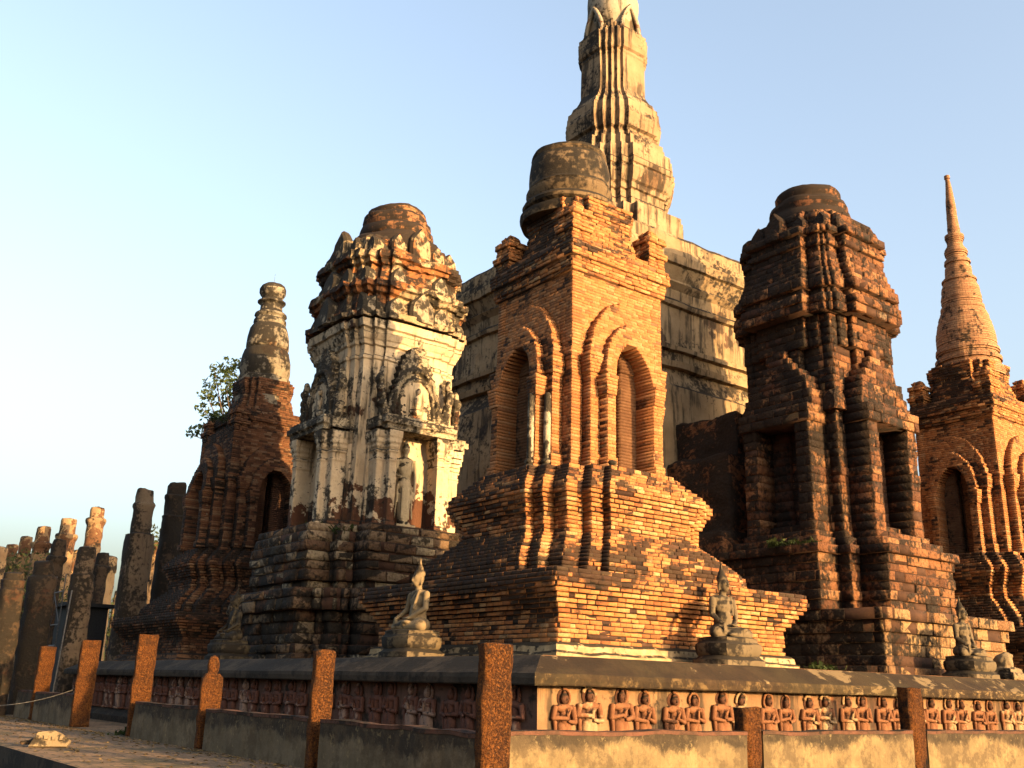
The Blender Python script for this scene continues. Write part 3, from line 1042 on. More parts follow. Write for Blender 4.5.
def F_body_D(u, z):
    au = np.abs(u)
    w = 1.75
    if 10.35 < z < 10.75: w = 1.80
    D = np.where(au <= w, w, -1.0)
    w0 = random.uniform(-0.035, 0.035) if z > 9.9 else 0.0
    a1 = arch_w(z, 1.36, 10.5, 12.35, 1.7) + w0
    b1 = 2.10 - 0.16 * max(0.0, min(1.0, (z - 10.5) / 1.8))
    if 9.95 < z < 10.5:
        k = (z - 9.95) / 0.55
        a1 = 1.36 + 0.13 * (0.4 + 0.6 * k); b1 = 2.10 + 0.12 * (0.4 + 0.6 * k)
    if z < 7.7: a1 += 0.05; b1 += 0.05
    D = np.where((au <= a1) & (D < b1), b1, D)
    a0 = arch_w(z, 1.03, 10.05, 11.62, 1.7) - w0
    b0 = 2.42 - 0.22 * max(0.0, min(1.0, (z - 10.0) / 1.6))
    if 9.3 < z < 9.85:
        k = (z - 9.3) / 0.55
        a0 = 1.03 + 0.12 * (0.4 + 0.6 * k); b0 = 2.42 + 0.1 * (0.4 + 0.6 * k)
    if z < 7.6: a0 += 0.05; b0 += 0.06
    D = np.where((au <= a0) & (D < b0), b0, D)
    o = arch_w(z, 0.72 + w0 * 0.5, 9.75, 11.02, 1.9)
    if o > 0:
        D = np.where(au <= o, 0.95, D)
    # ragged stump beside the arch
    return D
def F_cornice_D(u, z):
    au = np.abs(u)
    w = lerp_prof([(13.0, 1.80), (13.1, 1.88), (13.45, 1.88), (13.47, 1.97), (13.8, 1.97), (13.82, 1.9), (14.0, 1.84)], z)
    if z < 14.0: return np.where(au <= w, w, -1.0)
    # stepped drum base with chamfered plan
    s = lerp_prof([(14.0, 1.62), (14.45, 1.50), (14.9, 1.38), (15.0, 1.34), (15.3, 1.42), (15.75, 1.46)], z)
    return steps_D(u, [(s * 0.62, s), (s * 0.82, s * 0.82)])

def shift_mesh(me, z0, z1, dx, dy):
    n = len(me.vertices)
    co = np.empty(n * 3, dtype=np.float32); me.vertices.foreach_get('co', co)
    co = co.reshape(-1, 3)
    t = np.clip((co[:, 2] - z0) / (z1 - z0), 0, 1)
    co[:, 0] += dx * t; co[:, 1] += dy * t
    me.vertices.foreach_set('co', co.ravel()); me.update()

BM = [M['mortar'], M['brick']]
B = Bricks(); course_tower(B, F_base_D, 2.62, 7.3, 0.108, 0.32, jit=0.010, c=0.008, recess=0.045, gap=0.016, miss=0.03, corner_loss=0.35, push=0.05)
me_Fbase = B.build('brick_base', [M['mortar_dark'], M['brick']])
B = Bricks(); course_tower(B, F_body_D, 7.3, 13.0, 0.092, 0.30, jit=0.004, c=0.004, recess=0.012, miss=0.006, corner_loss=0.12, push=0.02, umax=3, gap=0.006)
me_Fbody = B.build('brick_body', [M['mortar'], M['brick_fine']])
B = Bricks(); course_tower(B, F_cornice_D, 13.0, 15.75, 0.105, 0.30, jit=0.013, c=0.010, recess=0.03, miss=0.04, corner_loss=0.4, push=0.06, umax=3)
me_Fcorn = B.build('brick_cornice', BM)
def turret_mesh(h=1.25, w=0.34, broken=False):
    B = Bricks()
    def D(u, z):
        ww = lerp_prof([(0, w), (0.3, w), (0.32, w + 0.07), (0.5, w + 0.07), (0.52, w), (0.8, w - 0.02), (0.82, w + 0.05), (0.95, w + 0.03), (1.0, w - 0.1), (h, w - 0.16)], z)
        return np.where(np.abs(u) <= ww, ww, -1.0)
    course_tower(B, D, 0, h, 0.1, 0.26, jit=0.016, c=0.012, recess=0.03, miss=0.06, corner_loss=0.5, push=0.07, umax=0.8)
    return B.build('turret', BM)
me_turret = turret_mesh()
me_turret_low = turret_mesh(0.8)

def brick_shrine(c, label, group, plinth=True):
    root = empty('brick_shrine', (c[0], c[1], 0), label, 'shrine', group)
    s = Soup(); s.box(-4.22, 4.22, -4.22, 4.22, TZ - 0.1, 2.50); s.box(-4.12, 4.12, -4.12, 4.12, 2.5, 2.63)
    return root
SHG = 'brick corner shrines of the temple'
rootF = empty('brick_shrine', (FC[0], FC[1], 0), 'nearest golden brick shrine with arched niches and a broken round stucco bell on top', 'shrine', SHG)
def plinth_mesh():
    def sf(s): return [(s, s)]
    return loft('plinth', sf, [(TZ - 0.1, 4.22), (2.36, 4.24), (2.42, 4.16), (2.55, 4.14), (2.60, 4.05), (2.64, 3.92)], [M['plinth_plaster']], seg=0.2, amp=0.03, nsc=2.0, zseg=0.06)
me_plinth = plinth_mesh()
link('plinth', me_plinth, rootF)
link('base', me_Fbase, rootF)
OX, OY = -0.606 * 0.12, -0.795 * 0.12
ob = link('body', me_Fbody, rootF)
oc = link('cornice', me_Fcorn, rootF)
TZT = 13.95
ts = []
for sx, sy in ((1, -1), (-1, -1), (1, 1), (-1, 1)):
    t_ = link('corner_turret', me_turret, rootF, (1.52 * sx, 1.52 * sy, TZT), 0)
    ts.append(t_)
# broken bell: off-centre stump
DX, DY = -0.606 * 0.33, -0.795 * 0.33
bell_prof = [(1.50, 15.45), (1.56, 15.6), (1.54, 15.72), (1.34, 15.78), (1.32, 15.86), (1.44, 15.93), (1.47, 16.02), (1.42, 16.12), (1.28, 16.17), (1.24, 16.22), (1.30, 16.34), (1.36, 16.46), (1.36, 16.54), (1.29, 16.58), (1.32, 16.64), (1.29, 16.69), (1.27, 16.74), (1.29, 17.0), (1.28, 17.3), (1.23, 17.58), (1.19, 17.68), (1.21, 17.72), (1.17, 17.75), (1.20, 17.8), (1.18, 17.88), (1.08, 17.92), (0.1, 17.94)]
link('bell', lathe('bell', bell_prof, [M['plaster_dome']], n=64, amp=0.022, nsc=2.2, off=(DX, DY)), rootF)
# stucco half columns left in the shaded niche side
s = Soup()
for (x, y, r) in ((0.90, -2.46, 0.10), (1.22, -2.14, 0.11)):
    s.cap((x, y, 7.55), (x, y, 9.3), r, r * 0.95)
    s.ell((x, y, 7.45), (r * 1.6, r * 1.6, 0.1)); s.ell((x, y, 7.3), (r * 1.9, r * 1.9, 0.1))
o = link('stucco_column', s.mesh('stucco_column', [M['plaster_ornament']], True), rootF)
s = Soup(); x, y, r = 2.46, -0.92, 0.10
s.ell((x, y, 7.40), (r * 1.5, r * 1.5, 0.09)); s.ell((x, y, 7.26), (r * 1.8, r * 1.8, 0.09))
link('stucco_column_foot', s.mesh('stucco_column_foot', [M['buddha_stone']], True), rootF)

# far corner shrines share the same brick masses
def swap_mats(o, mats):
    for i, m in enumerate(mats):
        o.material_slots[i].link = 'OBJECT'; o.material_slots[i].material = m

rootR = empty('brick_shrine', (RTC[0], RTC[1], 0), 'far right brick shrine crowned by a tall intact ringed brick spire', 'shrine', SHG)
for nm, me in (('plinth', me_plinth), ('base', me_Fbase), ('body', me_Fbody), ('cornice', me_Fcorn)):
    link(nm, me, rootR)
for sx, sy in ((1, -1), (-1, -1), (1, 1), (-1, 1)):
    link('corner_turret', me_turret, rootR, (1.52 * sx, 1.52 * sy, TZT), 0)
sp = [(1.42, 15.3), (1.46, 15.55), (1.44, 15.7), (1.30, 15.8), (1.28, 15.95), (1.38, 16.05), (1.38, 16.18), (1.26, 16.26), (1.25, 16.36), (1.33, 16.5), (1.33, 16.62), (1.24, 16.72), (1.27, 16.95), (1.24, 17.3), (1.16, 17.75), (1.06, 18.15), (0.98, 18.4), (0.90, 18.5), (0.93, 18.58), (0.91, 18.68), (0.84, 18.75), (0.86, 19.1), (0.80, 19.6), (0.72, 19.85), (0.68, 19.92), (0.75, 20.0), (0.74, 20.08), (0.60, 20.16), (0.58, 20.3), (0.56, 20.6), (0.52, 20.75), (0.48, 20.82), (0.57, 20.93), (0.55, 21.0), (0.44, 21.08), (0.43, 21.25), (0.50, 21.4), (0.50, 21.5), (0.42, 21.62), (0.34, 21.75), (0.33, 21.9), (0.36, 22.0), (0.43, 22.18), (0.42, 22.28), (0.28, 22.38), (0.27, 22.55), (0.285, 22.62), (0.26, 22.72), (0.24, 23.2), (0.21, 23.9), (0.16, 24.5), (0.11, 25.1), (0.10, 25.25), (0.13, 25.32), (0.13, 25.42), (0.08, 25.5)]
spc = []
zs_, rs_ = [p[1] for p in sp], [p[0] for p in sp]
z = 15.3
while z < 25.45:
    r = float(np.interp(z + 0.04, zs_, rs_)); jt = 0.012 if z < 22.3 else 0.004
    r += random.uniform(-jt, jt)
    spc += [(r, z), (r, z + 0.075), (r - 0.012, z + 0.082)]
    z += 0.09
spc.append((0.05, 25.5))
link('spire', lathe('spire', spc, [M['spire_brick']], n=48, amp=0.03, nsc=1.3, smooth=False, off=(0.06, 0.05)), rootR)

rootL = empty('brick_shrine', (LC[0], LC[1], 0), 'dark far left brick shrine with a grey ringed stucco spire behind the stucco tower', 'shrine', SHG)
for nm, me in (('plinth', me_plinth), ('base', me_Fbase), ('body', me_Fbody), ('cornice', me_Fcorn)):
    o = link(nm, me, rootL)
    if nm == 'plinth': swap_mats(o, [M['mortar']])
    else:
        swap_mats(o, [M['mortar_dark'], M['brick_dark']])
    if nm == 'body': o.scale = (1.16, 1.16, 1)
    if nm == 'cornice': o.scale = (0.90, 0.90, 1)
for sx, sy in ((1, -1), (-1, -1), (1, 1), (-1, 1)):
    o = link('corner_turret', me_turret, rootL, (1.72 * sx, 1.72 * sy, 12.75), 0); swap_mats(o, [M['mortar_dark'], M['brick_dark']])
lp = [(1.34, 14.5), (1.30, 14.95), (1.16, 15.0), (1.13, 15.5), (1.17, 15.6), (1.25, 15.65), (1.28, 15.85), (1.26, 16.0), (1.16, 16.06), (1.20, 16.2), (1.25, 16.5), (1.24, 16.9), (1.17, 17.2), (1.10, 17.45), (1.00, 17.55), (1.07, 17.65), (1.06, 17.85), (1.02, 18.2), (0.95, 18.6), (0.86, 18.8), (0.78, 18.88), (0.82, 18.98), (0.80, 19.15), (0.72, 19.22), (0.70, 19.3), (0.80, 19.4), (0.78, 19.5), (0.62, 19.58), (0.57, 19.7), (0.55, 20.0), (0.60, 20.06), (0.71, 20.1), (0.70, 20.18), (0.52, 20.3), (0.52, 20.4), (0.60, 20.5), (0.66, 20.65), (0.67, 20.85), (0.60, 21.0), (0.45, 21.12), (0.2, 21.22), (0.03, 21.25)]
link('spire', lathe('spire', lp, [M['plaster_spire']], n=40, amp=0.03, nsc=2.4, off=(0.0, 0.0)), rootL)
s = Soup(); s.cap((0, 0, 21.2), (0.02, 0, 21.75), 0.012, 0.008)
link('finial_rod', s.mesh('finial_rod', [M['pipe']]), rootL)

# ------------------------------------------------------------------ laterite axial tower (right)
def U_steps(s):  # shallow redents of upper storeys
    return [(0.60 * s, 1.17 * s), (0.86 * s, 1.0 * s), (0.93 * s, 0.93 * s)]
def PR_low_D(u, z):
    o = lerp_prof([(2.2, 0.78), (2.62, 0.78), (2.64, 0.70), (2.95, 0.70), (3.0, 0.64), (3.15, 0.62), (3.35, 0.66), (3.85, 0.80), (3.9, 0.92), (4.25, 0.92), (4.3, 0.62), (4.6, 0.60), (4.65, 0.68), (4.95, 0.68), (5.0, 0.60), (5.35, 0.66), (5.55, 0.74), (5.6, 0.62), (5.9, 0.66), (6.0, 0.82), (6.3, 0.84), (6.35, 0.50), (6.7, 0.36), (6.75, 0.12), (6.9, 0.1)], z)
    if z < 4.25:
        return steps_D(u, [(2.9 + o, 2.9 + o)])
    return steps_D(u, [(1.42 + o * 0.8, 2.80 + o), (1.90 + o * .8, 1.90 + o * .8)])
def PR_mid_D(u, z):
    au = np.abs(u)
    D = steps_D(u, [(0.75, 2.15), (1.9, 1.9)])
    if z < 10.75:
        D = np.where(au <= 1.42, 2.82, D)
        D = np.where(au <= 0.84, 1.75, D)
        if z < 7.15: D = np.where(au <= 0.84, 2.3, D)
    elif z < 11.15:
        D = np.where(au <= 1.52, 2.94, D)
    else:
        w = lerp_prof([(11.15, 1.5), (11.5, 1.52), (11.9, 1.30), (12.3, 1.22), (12.5, 0.98), (12.9, 0.62), (13.1, 0.46), (13.3, 0.30), (13.55, 0.22)], z)
        if z < 13.55:
            D = np.where(au <= w, 2.70 - 0.12 * (z - 11.15), D)
    if 13.4 < z < 14.6: D = steps_D(u, [(1.05, 2.25), (1.5, 2.05), (1.93, 1.93)])
    if z >= 14.6:
        s = lerp_prof([(14.6, 2.1), (14.7, 2.2), (14.95, 2.34), (15.3, 2.34), (15.32, 2.14), (15.5, 2.14), (15.6, 2.28), (15.95, 2.32), (16.0, 2.2)], z)
        D = steps_D(u, U_steps(s))
    return D
def PR_top_D(u, z):
    s = lerp_prof([(16.0, 2.20), (16.3, 2.20), (16.35, 2.08), (17.3, 1.92), (17.35, 2.0), (17.55, 2.02), (17.6, 1.90), (17.8, 1.94), (17.9, 2.08), (18.15, 2.10), (18.2, 1.80), (18.75, 1.66), (18.8, 1.72), (18.95, 1.70), (19.0, 1.4), (19.3, 1.2)], z)
    return steps_D(u, U_steps(s))
LB = [M['mortar_dark'], M['laterite_block']]
rootPR = empty('laterite_tower', (PRC[0], PRC[1] + 0.12, 0), 'dark reddish laterite tower with flat round cap, right of the nearest brick shrine', 'tower', 'axial towers of the temple')
kw = dict(jit=0.020, c=0.02, recess=0.03, depth=0.3, miss=0.01, push=0.07, gap=0.010, hvar=0.2, du=0.02)
B = Bricks(); course_tower(B, PR_low_D, 2.2, 4.25, 0.33, 0.75, corner_loss=0.3, umax=4.4, **kw)
link('foot', B.build('foot', [M['mortar_dark'], M['laterite_foot']]), rootPR, (0.3, 0.45, 0))
B = Bricks(); course_tower(B, PR_low_D, 4.25, 6.9, 0.29, 0.62, corner_loss=0.3, umax=4.4, **kw)
link('base', B.build('base', LB), rootPR)
B = Bricks(); course_tower(B, PR_mid_D, 6.9, 16.0, 0.31, 0.60, corner_loss=0.35, umax=3.2, **kw)
link('body', B.build('body', LB), rootPR)
B = Bricks(); course_tower(B, PR_top_D, 16.0, 19.2, 0.25, 0.5, corner_loss=0.4, umax=2.8, **kw)
link('upper_storey', B.build('upper_storey', LB), rootPR)
cap_prof = [(1.86, 18.2), (1.84, 18.6), (1.76, 18.9), (1.66, 19.05), (1.60, 19.1), (1.62, 19.25), (1.56, 19.45), (1.46, 19.55), (1.45, 19.62), (1.52, 19.75), (1.46, 19.95), (1.28, 20.05), (1.22, 20.1), (1.18, 20.2), (1.24, 20.35), (1.24, 20.5), (1.15, 20.62), (0.8, 20.7), (0.1, 20.72)]
M['laterite_round'] = round_brick('laterite_round', [(0.17, 0.07, 0.035), (0.27, 0.115, 0.05), (0.05, 0.025, 0.015), (0.07, 0.035, 0.02)], 0.70, 0.30, 0.55, 1.4)
link('round_cap', lathe('round_cap', cap_prof, [M['laterite_round']], n=40, amp=0.05, nsc=1.8, zseg=0.15), rootPR)

def leaf_slab(name, w, h, t, mat, amp=0.03, lean=0.0):
    pts = [(-w * .5, 0), (w * .5, 0), (w * .56, h * .3), (w * .48, h * .62), (w * .22, h * .86), (0, h), (-w * .22, h * .86), (-w * .48, h * .62), (-w * .56, h * .3)]
    s = Soup()
    pin = [(u * 0.78, z * 0.9 + h * 0.03) for u, z in pts]
    n = len(pts)
    V = [(-t / 2, u, z) for u, z in pts] + [(t * .2, u, z) for u, z in pts] + [(t / 2, u, z) for u, z in pin]
    F = [tuple(reversed(range(n)))]
    for r in range(2):
        for i in range(n):
            j = (i + 1) % n
            F.append((r * n + i, r * n + j, (r + 1) * n + j, (r + 1) * n + i))
    F.append(tuple(range(2 * n, 3 * n)))
    V = [(x + lean * z, y, z) for x, y, z in V]
    s.add(V, F)
    s.V = [tuple(v) for v in erode(np.array(s.V), amp, 3.0)]
    return s.mesh(name, [mat])
ante = [leaf_slab('antefix', random.uniform(0.5, 0.66), random.uniform(0.8, 1.0), 0.26, M['laterite_block'], lean=-0.08) for _ in range(4)]
ante_w = [leaf_slab('antefix', random.uniform(0.6, 0.8), random.uniform(0.75, 0.95), 0.36, M['plaster_ornament'], lean=-0.1) for _ in range(4)]
ante_b = [leaf_slab('antefix', random.uniform(0.6, 0.8), random.uniform(0.7, 0.9), 0.36, M['plaster_top'], lean=-0.1) for _ in range(4)]
def ring_antefix(root, meshes, s, z, us, d, k_scale=1.0, skip=0.0):
    for k in range(4):
        for (u, dd, sc) in us:
            if random.random() < skip: continue
            x, y = side_xy(k, dd * s, u * s)
            o = link('antefix', random.choice(meshes), root, (x, y, z), k * math.pi / 2 + random.uniform(-.08, .08))
            o.scale = (1, sc, sc * random.uniform(0.8, 1.1) * k_scale)
ring_antefix(rootPR, ante, 1.0, 18.12, [(0.0, 2.20, 1.45), (0.95, 1.98, 1.0), (-0.95, 1.98, 1.0), (1.7, 1.7, 1.0)], 1, 0.85, skip=0.15)
ring_antefix(rootPR, ante, 1.0, 18.95, [(0.0, 1.58, 1.0), (0.8, 1.3, 0.8)], 1, 0.55, skip=0.3)
ring_antefix(rootPR, ante, 1.0, 15.95, [(0.0, 2.30, 1.3), (0.95, 2.12, 0.85), (-0.95, 2.12, 0.85), (1.62, 1.95, 0.9)], 1, skip=0.2)
ring_antefix(rootPR, ante, 1.0, 11.1, [(1.75, 1.95, 1.1), (-1.75, 1.95, 1.1)], 1, skip=0.0)

# ------------------------------------------------------------------ stucco axial tower (left)
rootPL = empty('stucco_tower', (PLC[0], PLC[1], 0), 'cream stucco tower with orange crumbling crown, porch niches and a headless-looking standing figure, left of the nearest brick shrine', 'tower', 'axial towers of the temple')
rootPL['label'] = 'cream stucco tower with crumbling orange crown and pillared niches, left of nearest brick shrine'
def PL_low_D(u, z):
    o = lerp_prof([(2.2, 1.05), (2.8, 1.05), (2.85, 0.92), (3.2, 0.98), (3.25, 0.84), (3.3, 0.90), (3.95, 1.0), (4.0, 1.22), (4.55, 1.26), (4.6, 0.80), (4.95, 0.80), (5.0, 0.94), (5.45, 0.96), (5.5, 0.78), (5.7, 0.80), (5.75, 0.98), (6.15, 1.0), (6.2, 0.78), (6.3, 0.92), (6.7, 0.86), (6.9, 0.6)], z)
    return steps_D(u, [(1.5 + o, 3.05 + o), (1.72 + o, 2.4 + o), (2.2 + o, 2.2 + o)] if z < 4.6 else [(1.35 + o, 2.85 + o), (1.95 + o, 1.95 + o)])
B = Bricks(); course_tower(B, PL_low_D, 2.2, 6.9, 0.34, 0.8, jit=0.045, c=0.05, recess=0.06, depth=0.3, miss=0.03, corner_loss=0.5, push=0.16, gap=0.02, hvar=0.25, umax=4.9)
link('base', B.build('base', [M['mortar_dark'], M['stone_base']]), rootPL)
def PLb(s): return [(0.62 * s, 1.14 * s), (0.82 * s, 1.08 * s), (s, s)]
bp = [(6.7, 2.12), (7.1, 2.12), (7.15, 2.04), (12.9, 1.98), (13.2, 1.98), (13.25, 2.03), (13.35, 2.03), (13.4, 1.98), (13.75, 1.99), (13.8, 2.06), (13.95, 2.09), (14.0, 2.13), (14.2, 2.22), (14.25, 2.16), (14.35, 2.19), (14.4, 2.28), (14.7, 2.32), (14.75, 2.2), (14.9, 2.1)]
link('body', loft('body', PLb, bp, [M['plaster_shrine']], seg=0.2, amp=0.022, nsc=2.0, zseg=0.22), rootPL)
def porch_mesh():
    """pillared porch on the +X side"""
    s = Soup()
    for sy in (1, -1):
        def pil(y0, y1, x0, x1):
            s.box(x0, x1, min(y0, y1), max(y0, y1), 6.75, 10.42)
            for z0, z1, g in ((6.75, 7.0, .06), (7.05, 7.12, .04), (9.3, 9.36, .03), (9.62, 9.68, .05), (9.78, 9.92, .06), (9.95, 10.12, .11), (10.16, 10.42, .14)):
                s.box(x0, x1 + g, min(y0, y1) - g, max(y0, y1) + g, z0, z1)
        pil(sy * 0.86, sy * 1.18, 1.5, 2.98)
        pil(sy * 1.2, sy * 1.56, 1.5, 2.72)
    s.box(1.4, 2.0, -1.3, 1.3, 6.75, 10.6)          # niche back
    s.box(1.5, 3.02, -0.95, 0.95, 6.72, 6.98)       # sill
    return s.mesh('porch', [M['plaster_shrine']])
def lintel_mesh():
    s = Soup()
    s.box(1.5, 3.10, -1.42, 1.42, 10.44, 10.62); s.box(1.5, 3.20, -1.55, 1.55, 10.64, 10.86); s.box(1.5, 3.12, -1.45, 1.45, 10.88, 10.98)
    s.box(1.5, 2.9, -1.68, 1.68, 10.5, 10.9)
    return s.mesh('lintel', [M['plaster_ornament']])
def pediment_mesh():
    s = Soup()
    def ogee(w, h, n=11):
        P = []
        for i in range(n + 1):
            t = i / n
            u = w * (1 - t) ** 0.55 * (1 - 0.25 * math.sin(math.pi * min(1, t * 1.3)) * t)
            P.append((u, h * t))
        return P
    P = ogee(1.25, 2.9)
    # flames on the outer edge
    out = []
    for i, (u, z) in enumerate(P[:-1]):
        out.append((u + 0.03, z)); u2, z2 = P[i + 1]
        out.append(((u + u2) / 2 + 0.16, (z + z2) / 2 + 0.08))
    out.append((0.0, 2.95))
    full = [(u, 10.98 + z) for u, z in out] + [(-u, 10.98 + z) for u, z in reversed(out[:-1])]
    s.slab(full, 1.7, 2.62)
    # arched band
    for kk, (w, h, r) in enumerate(((0.98, 1.95, 0.10), (0.78, 1.6, 0.06))):
        for sg in (1, -1):
            prev = None
            for i in range(13):
                a = math.pi / 2 * i / 12
                p = (2.66, sg * w * math.cos(a) ** 0.85, 11.02 + h * math.sin(a) ** 0.9)
                if prev: s.cap(prev, p, r, r, 8)
                prev = p
    # naga curls at the ends
    for sg in (1, -1):
        for q in range(5):
            s.ell((2.55, sg * (1.35 + 0.05 * q), 11.15 + 0.30 * q), (0.2, 0.20 - 0.012 * q, 0.24), n=10, m=7)
        s.ell((2.55, sg * 1.46, 12.65), (0.14, 0.12, 0.25), n=10, m=7)
    s.V = [tuple(v) for v in erode(np.array(s.V), 0.02, 4)]
    return s.mesh('pediment', [M['plaster_ornament']])
def tympanum_mesh():
    s = Soup()
    P = [(0.80 * math.cos(a), 11.0 + 1.6 * math.sin(a)) for a in [math.pi * i / 18 for i in range(19)]]
    s.slab(P, 2.3, 2.635)
    s.ell((2.68, 0.05, 11.75), (0.08, 0.14, 0.30), n=10, m=7); s.ell((2.70, 0.05, 12.15), (0.09, 0.10, 0.12), n=10, m=7)
    s.ell((2.66, 0.0, 11.35), (0.10, 0.30, 0.14), n=10, m=7)
    s.V = [tuple(v) for v in erode(np.array(s.V), 0.015, 4)]
    return s.mesh('tympanum', [M['plaster_shrine']])
meP, meL, mePed, meT = porch_mesh(), lintel_mesh(), pediment_mesh(), tympanum_mesh()
for k in (0, 3, 1, 2):
    o = link('porch', meP, rootPL, (0, 0, 0), k * math.pi / 2)
    if k in (0, 3):
        remesh(o, 0.035, 1, [(0.5, 0.05), (0.12, 0.02)])
        l_ = link('lintel', meL, rootPL, (0, 0, 0), k * math.pi / 2); remesh(l_, 0.03, 1, [(0.12, 0.07)])
        p_ = link('pediment', mePed, rootPL, (0, 0, 0), k * math.pi / 2); remesh(p_, 0.035, 1, [(0.25, 0.10), (0.1, 0.05)])
        link('tympanum', meT, p_)
    else:
        link('lintel', meL, rootPL, (0, 0, 0), k * math.pi / 2)
        p_ = link('pediment', mePed, rootPL, (0, 0, 0), k * math.pi / 2)
        link('tympanum', meT, p_)
# crumbling crown
def PLt(s): return [(0.60 * s, 1.14 * s), (0.80 * s, 1.05 * s), (0.95 * s, 0.95 * s)]
tp = [(14.8, 2.46), (15.0, 2.46), (15.05, 2.26), (15.8, 2.18), (15.85, 2.32), (16.0, 2.36), (16.05, 2.46), (16.3, 2.44), (16.35, 2.14), (17.1, 2.02), (17.15, 2.14), (17.3, 2.18), (17.35, 2.28), (17.65, 2.26), (17.7, 1.98), (18.0, 1.9), (18.4, 1.8), (18.6, 1.6)]
o = link('crown_storeys', loft('crown_storeys', PLt, tp, [M['plaster_top']], seg=0.16, amp=0.09, nsc=1.6, zseg=0.14), rootPL)
dprof = [(1.9, 17.9), (2.02, 18.15), (2.04, 18.4), (1.95, 18.7), (1.80, 18.9), (1.62, 19.02), (1.55, 19.08), (1.60, 19.2), (1.58, 19.4), (1.46, 19.56), (1.38, 19.6), (1.43, 19.75), (1.42, 19.98), (1.28, 20.12), (1.22, 20.16), (1.24, 20.3), (1.16, 20.45), (0.8, 20.56), (0.1, 20.6)]
M['crown_round'] = round_brick('crown_round', [(0.20, 0.09, 0.045), (0.34, 0.16, 0.07), (0.05, 0.03, 0.018), (0.09, 0.05, 0.03)], 0.62, 0.26, 0.5, 1.5)
link('round_cap', lathe('round_cap', dprof, [M['crown_round']], n=40, amp=0.08, nsc=1.8, zseg=0.12, off=(0.12, 0.12)), rootPL)
ring_antefix(rootPL, ante_w, 1.0, 14.85, [(0.0, 2.66, 1.4), (1.0, 2.42, 1.1), (-1.0, 2.42, 1.1), (1.8, 2.16, 1.25), (-1.8, 2.16, 1.25)], 1, 1.05, skip=0.1)
ring_antefix(rootPL, ante_w, 1.0, 16.25, [(0.0, 2.55, 1.3), (0.95, 2.34, 1.05), (-0.95, 2.34, 1.05), (1.75, 2.02, 1.1)], 1, 1.0, skip=0.15)
ring_antefix(rootPL, ante_b, 1.0, 17.65, [(0.0, 2.26, 1.3), (0.9, 2.08, 1.0), (-0.9, 2.08, 1.0), (1.7, 1.75, 1.1)], 1, 1.15, skip=0.05)

# ------------------------------------------------------------------ main lotus-bud tower
rootQ = empty('main_tower', (QC[0], QC[1], 0), 'tall slender ochre main tower on a massive plastered block, rising out of the frame', 'tower')
def SQ(s): return [(s, s)]
boxp = [(0, 7.4), (8.5, 7.4), (8.6, 7.1), (12.0, 7.0), (13.2, 6.9), (13.3, 6.8), (14.0, 6.55), (14.05, 6.82), (14.3, 6.88), (14.35, 6.62), (14.75, 6.56), (14.8, 6.80), (14.98, 6.82), (15.05, 6.52), (15.1, 6.42), (16.75, 6.42), (16.8, 6.60), (16.95, 6.66), (17.05, 6.58), (17.1, 6.50), (17.5, 6.58), (17.75, 6.86), (17.8, 6.66), (17.95, 6.62), (18.45, 6.96), (18.5, 7.12), (18.85, 7.16), (18.9, 6.94), (19.2, 6.92), (19.25, 6.84), (19.75, 6.82), (19.9, 6.72), (19.92, 6.2)]
boxp = [(1.6 + (z_ - 1.6) * 1.035, s_ * 0.87) for z_, s_ in boxp]
link('block', loft('block', SQ, boxp, [M['plaster_block']], seg=0.4, amp=0.045, nsc=1.1, zseg=0.4), rootQ)
def QT(s):
    k = s / 0.94
    return [(0.56 * k, 1.22 * k), (0.76 * k, 1.08 * k), (0.93 * k, 0.93 * k)]
qp = [(19.5, 2.95), (21.3, 2.95), (21.35, 2.46), (23.40, 2.46), (23.45, 1.92), (24.0, 1.90), (24.1, 1.86), (24.5, 1.86), (24.55, 1.94), (24.8, 1.96), (24.9, 2.04), (25.4, 2.14), (25.5, 2.16), (25.7, 2.12), (25.75, 2.18), (26.0, 2.20), (26.1, 2.14), (26.8, 2.12), (26.9, 1.88), (27.5, 1.86), (27.55, 1.64), (27.9, 1.62), (27.95, 1.52), (28.1, 1.54), (28.2, 1.66), (28.8, 1.74), (28.9, 1.75), (29.2, 1.70), (29.6, 1.68), (29.7, 1.58), (30.0, 1.50), (30.1, 1.40), (30.4, 1.28), (30.55, 1.24), (30.7, 1.19), (32.7, 1.17), (32.8, 1.20), (32.95, 1.18), (33.05, 1.26), (33.3, 1.30), (33.5, 1.28), (34.1, 1.30), (34.15, 1.18), (34.4, 1.14)]
link('shaft', loft('shaft', QT, qp, [M['plaster_main']], seg=0.28, amp=0.012, nsc=2.0, zseg=0.25), rootQ)
bud = [(1.12, 34.2), (1.18, 34.7), (1.26, 35.3), (1.34, 36.0), (1.36, 36.6), (1.28, 37.4), (1.1, 38.2), (0.85, 39.0), (0.6, 39.8), (0.42, 40.5), (0.46, 40.7), (0.3, 41.6), (0.15, 43.0), (0.03, 44.5)]
link('lotus_bud', lathe('lotus_bud', bud, [M['plaster_bud']], n=40, amp=0.05, nsc=1.6, zseg=0.25), rootQ)
def qniche():
    s = Soup()
    for sg in (1, -1):
        prev = None
        for i in range(11):
            a = i / 10
            p = (1.33, sg * 0.62 * (1 - a ** 2.0) ** 0.9, 34.15 + 1.75 * a)
            if prev: s.cap(prev, p, 0.13, 0.12, 8)
            prev = p
    s.V = [tuple(v) for v in erode(np.array(s.V), 0.02, 3)]
    return s.mesh('arched_niche', [M['plaster_bud']], True)
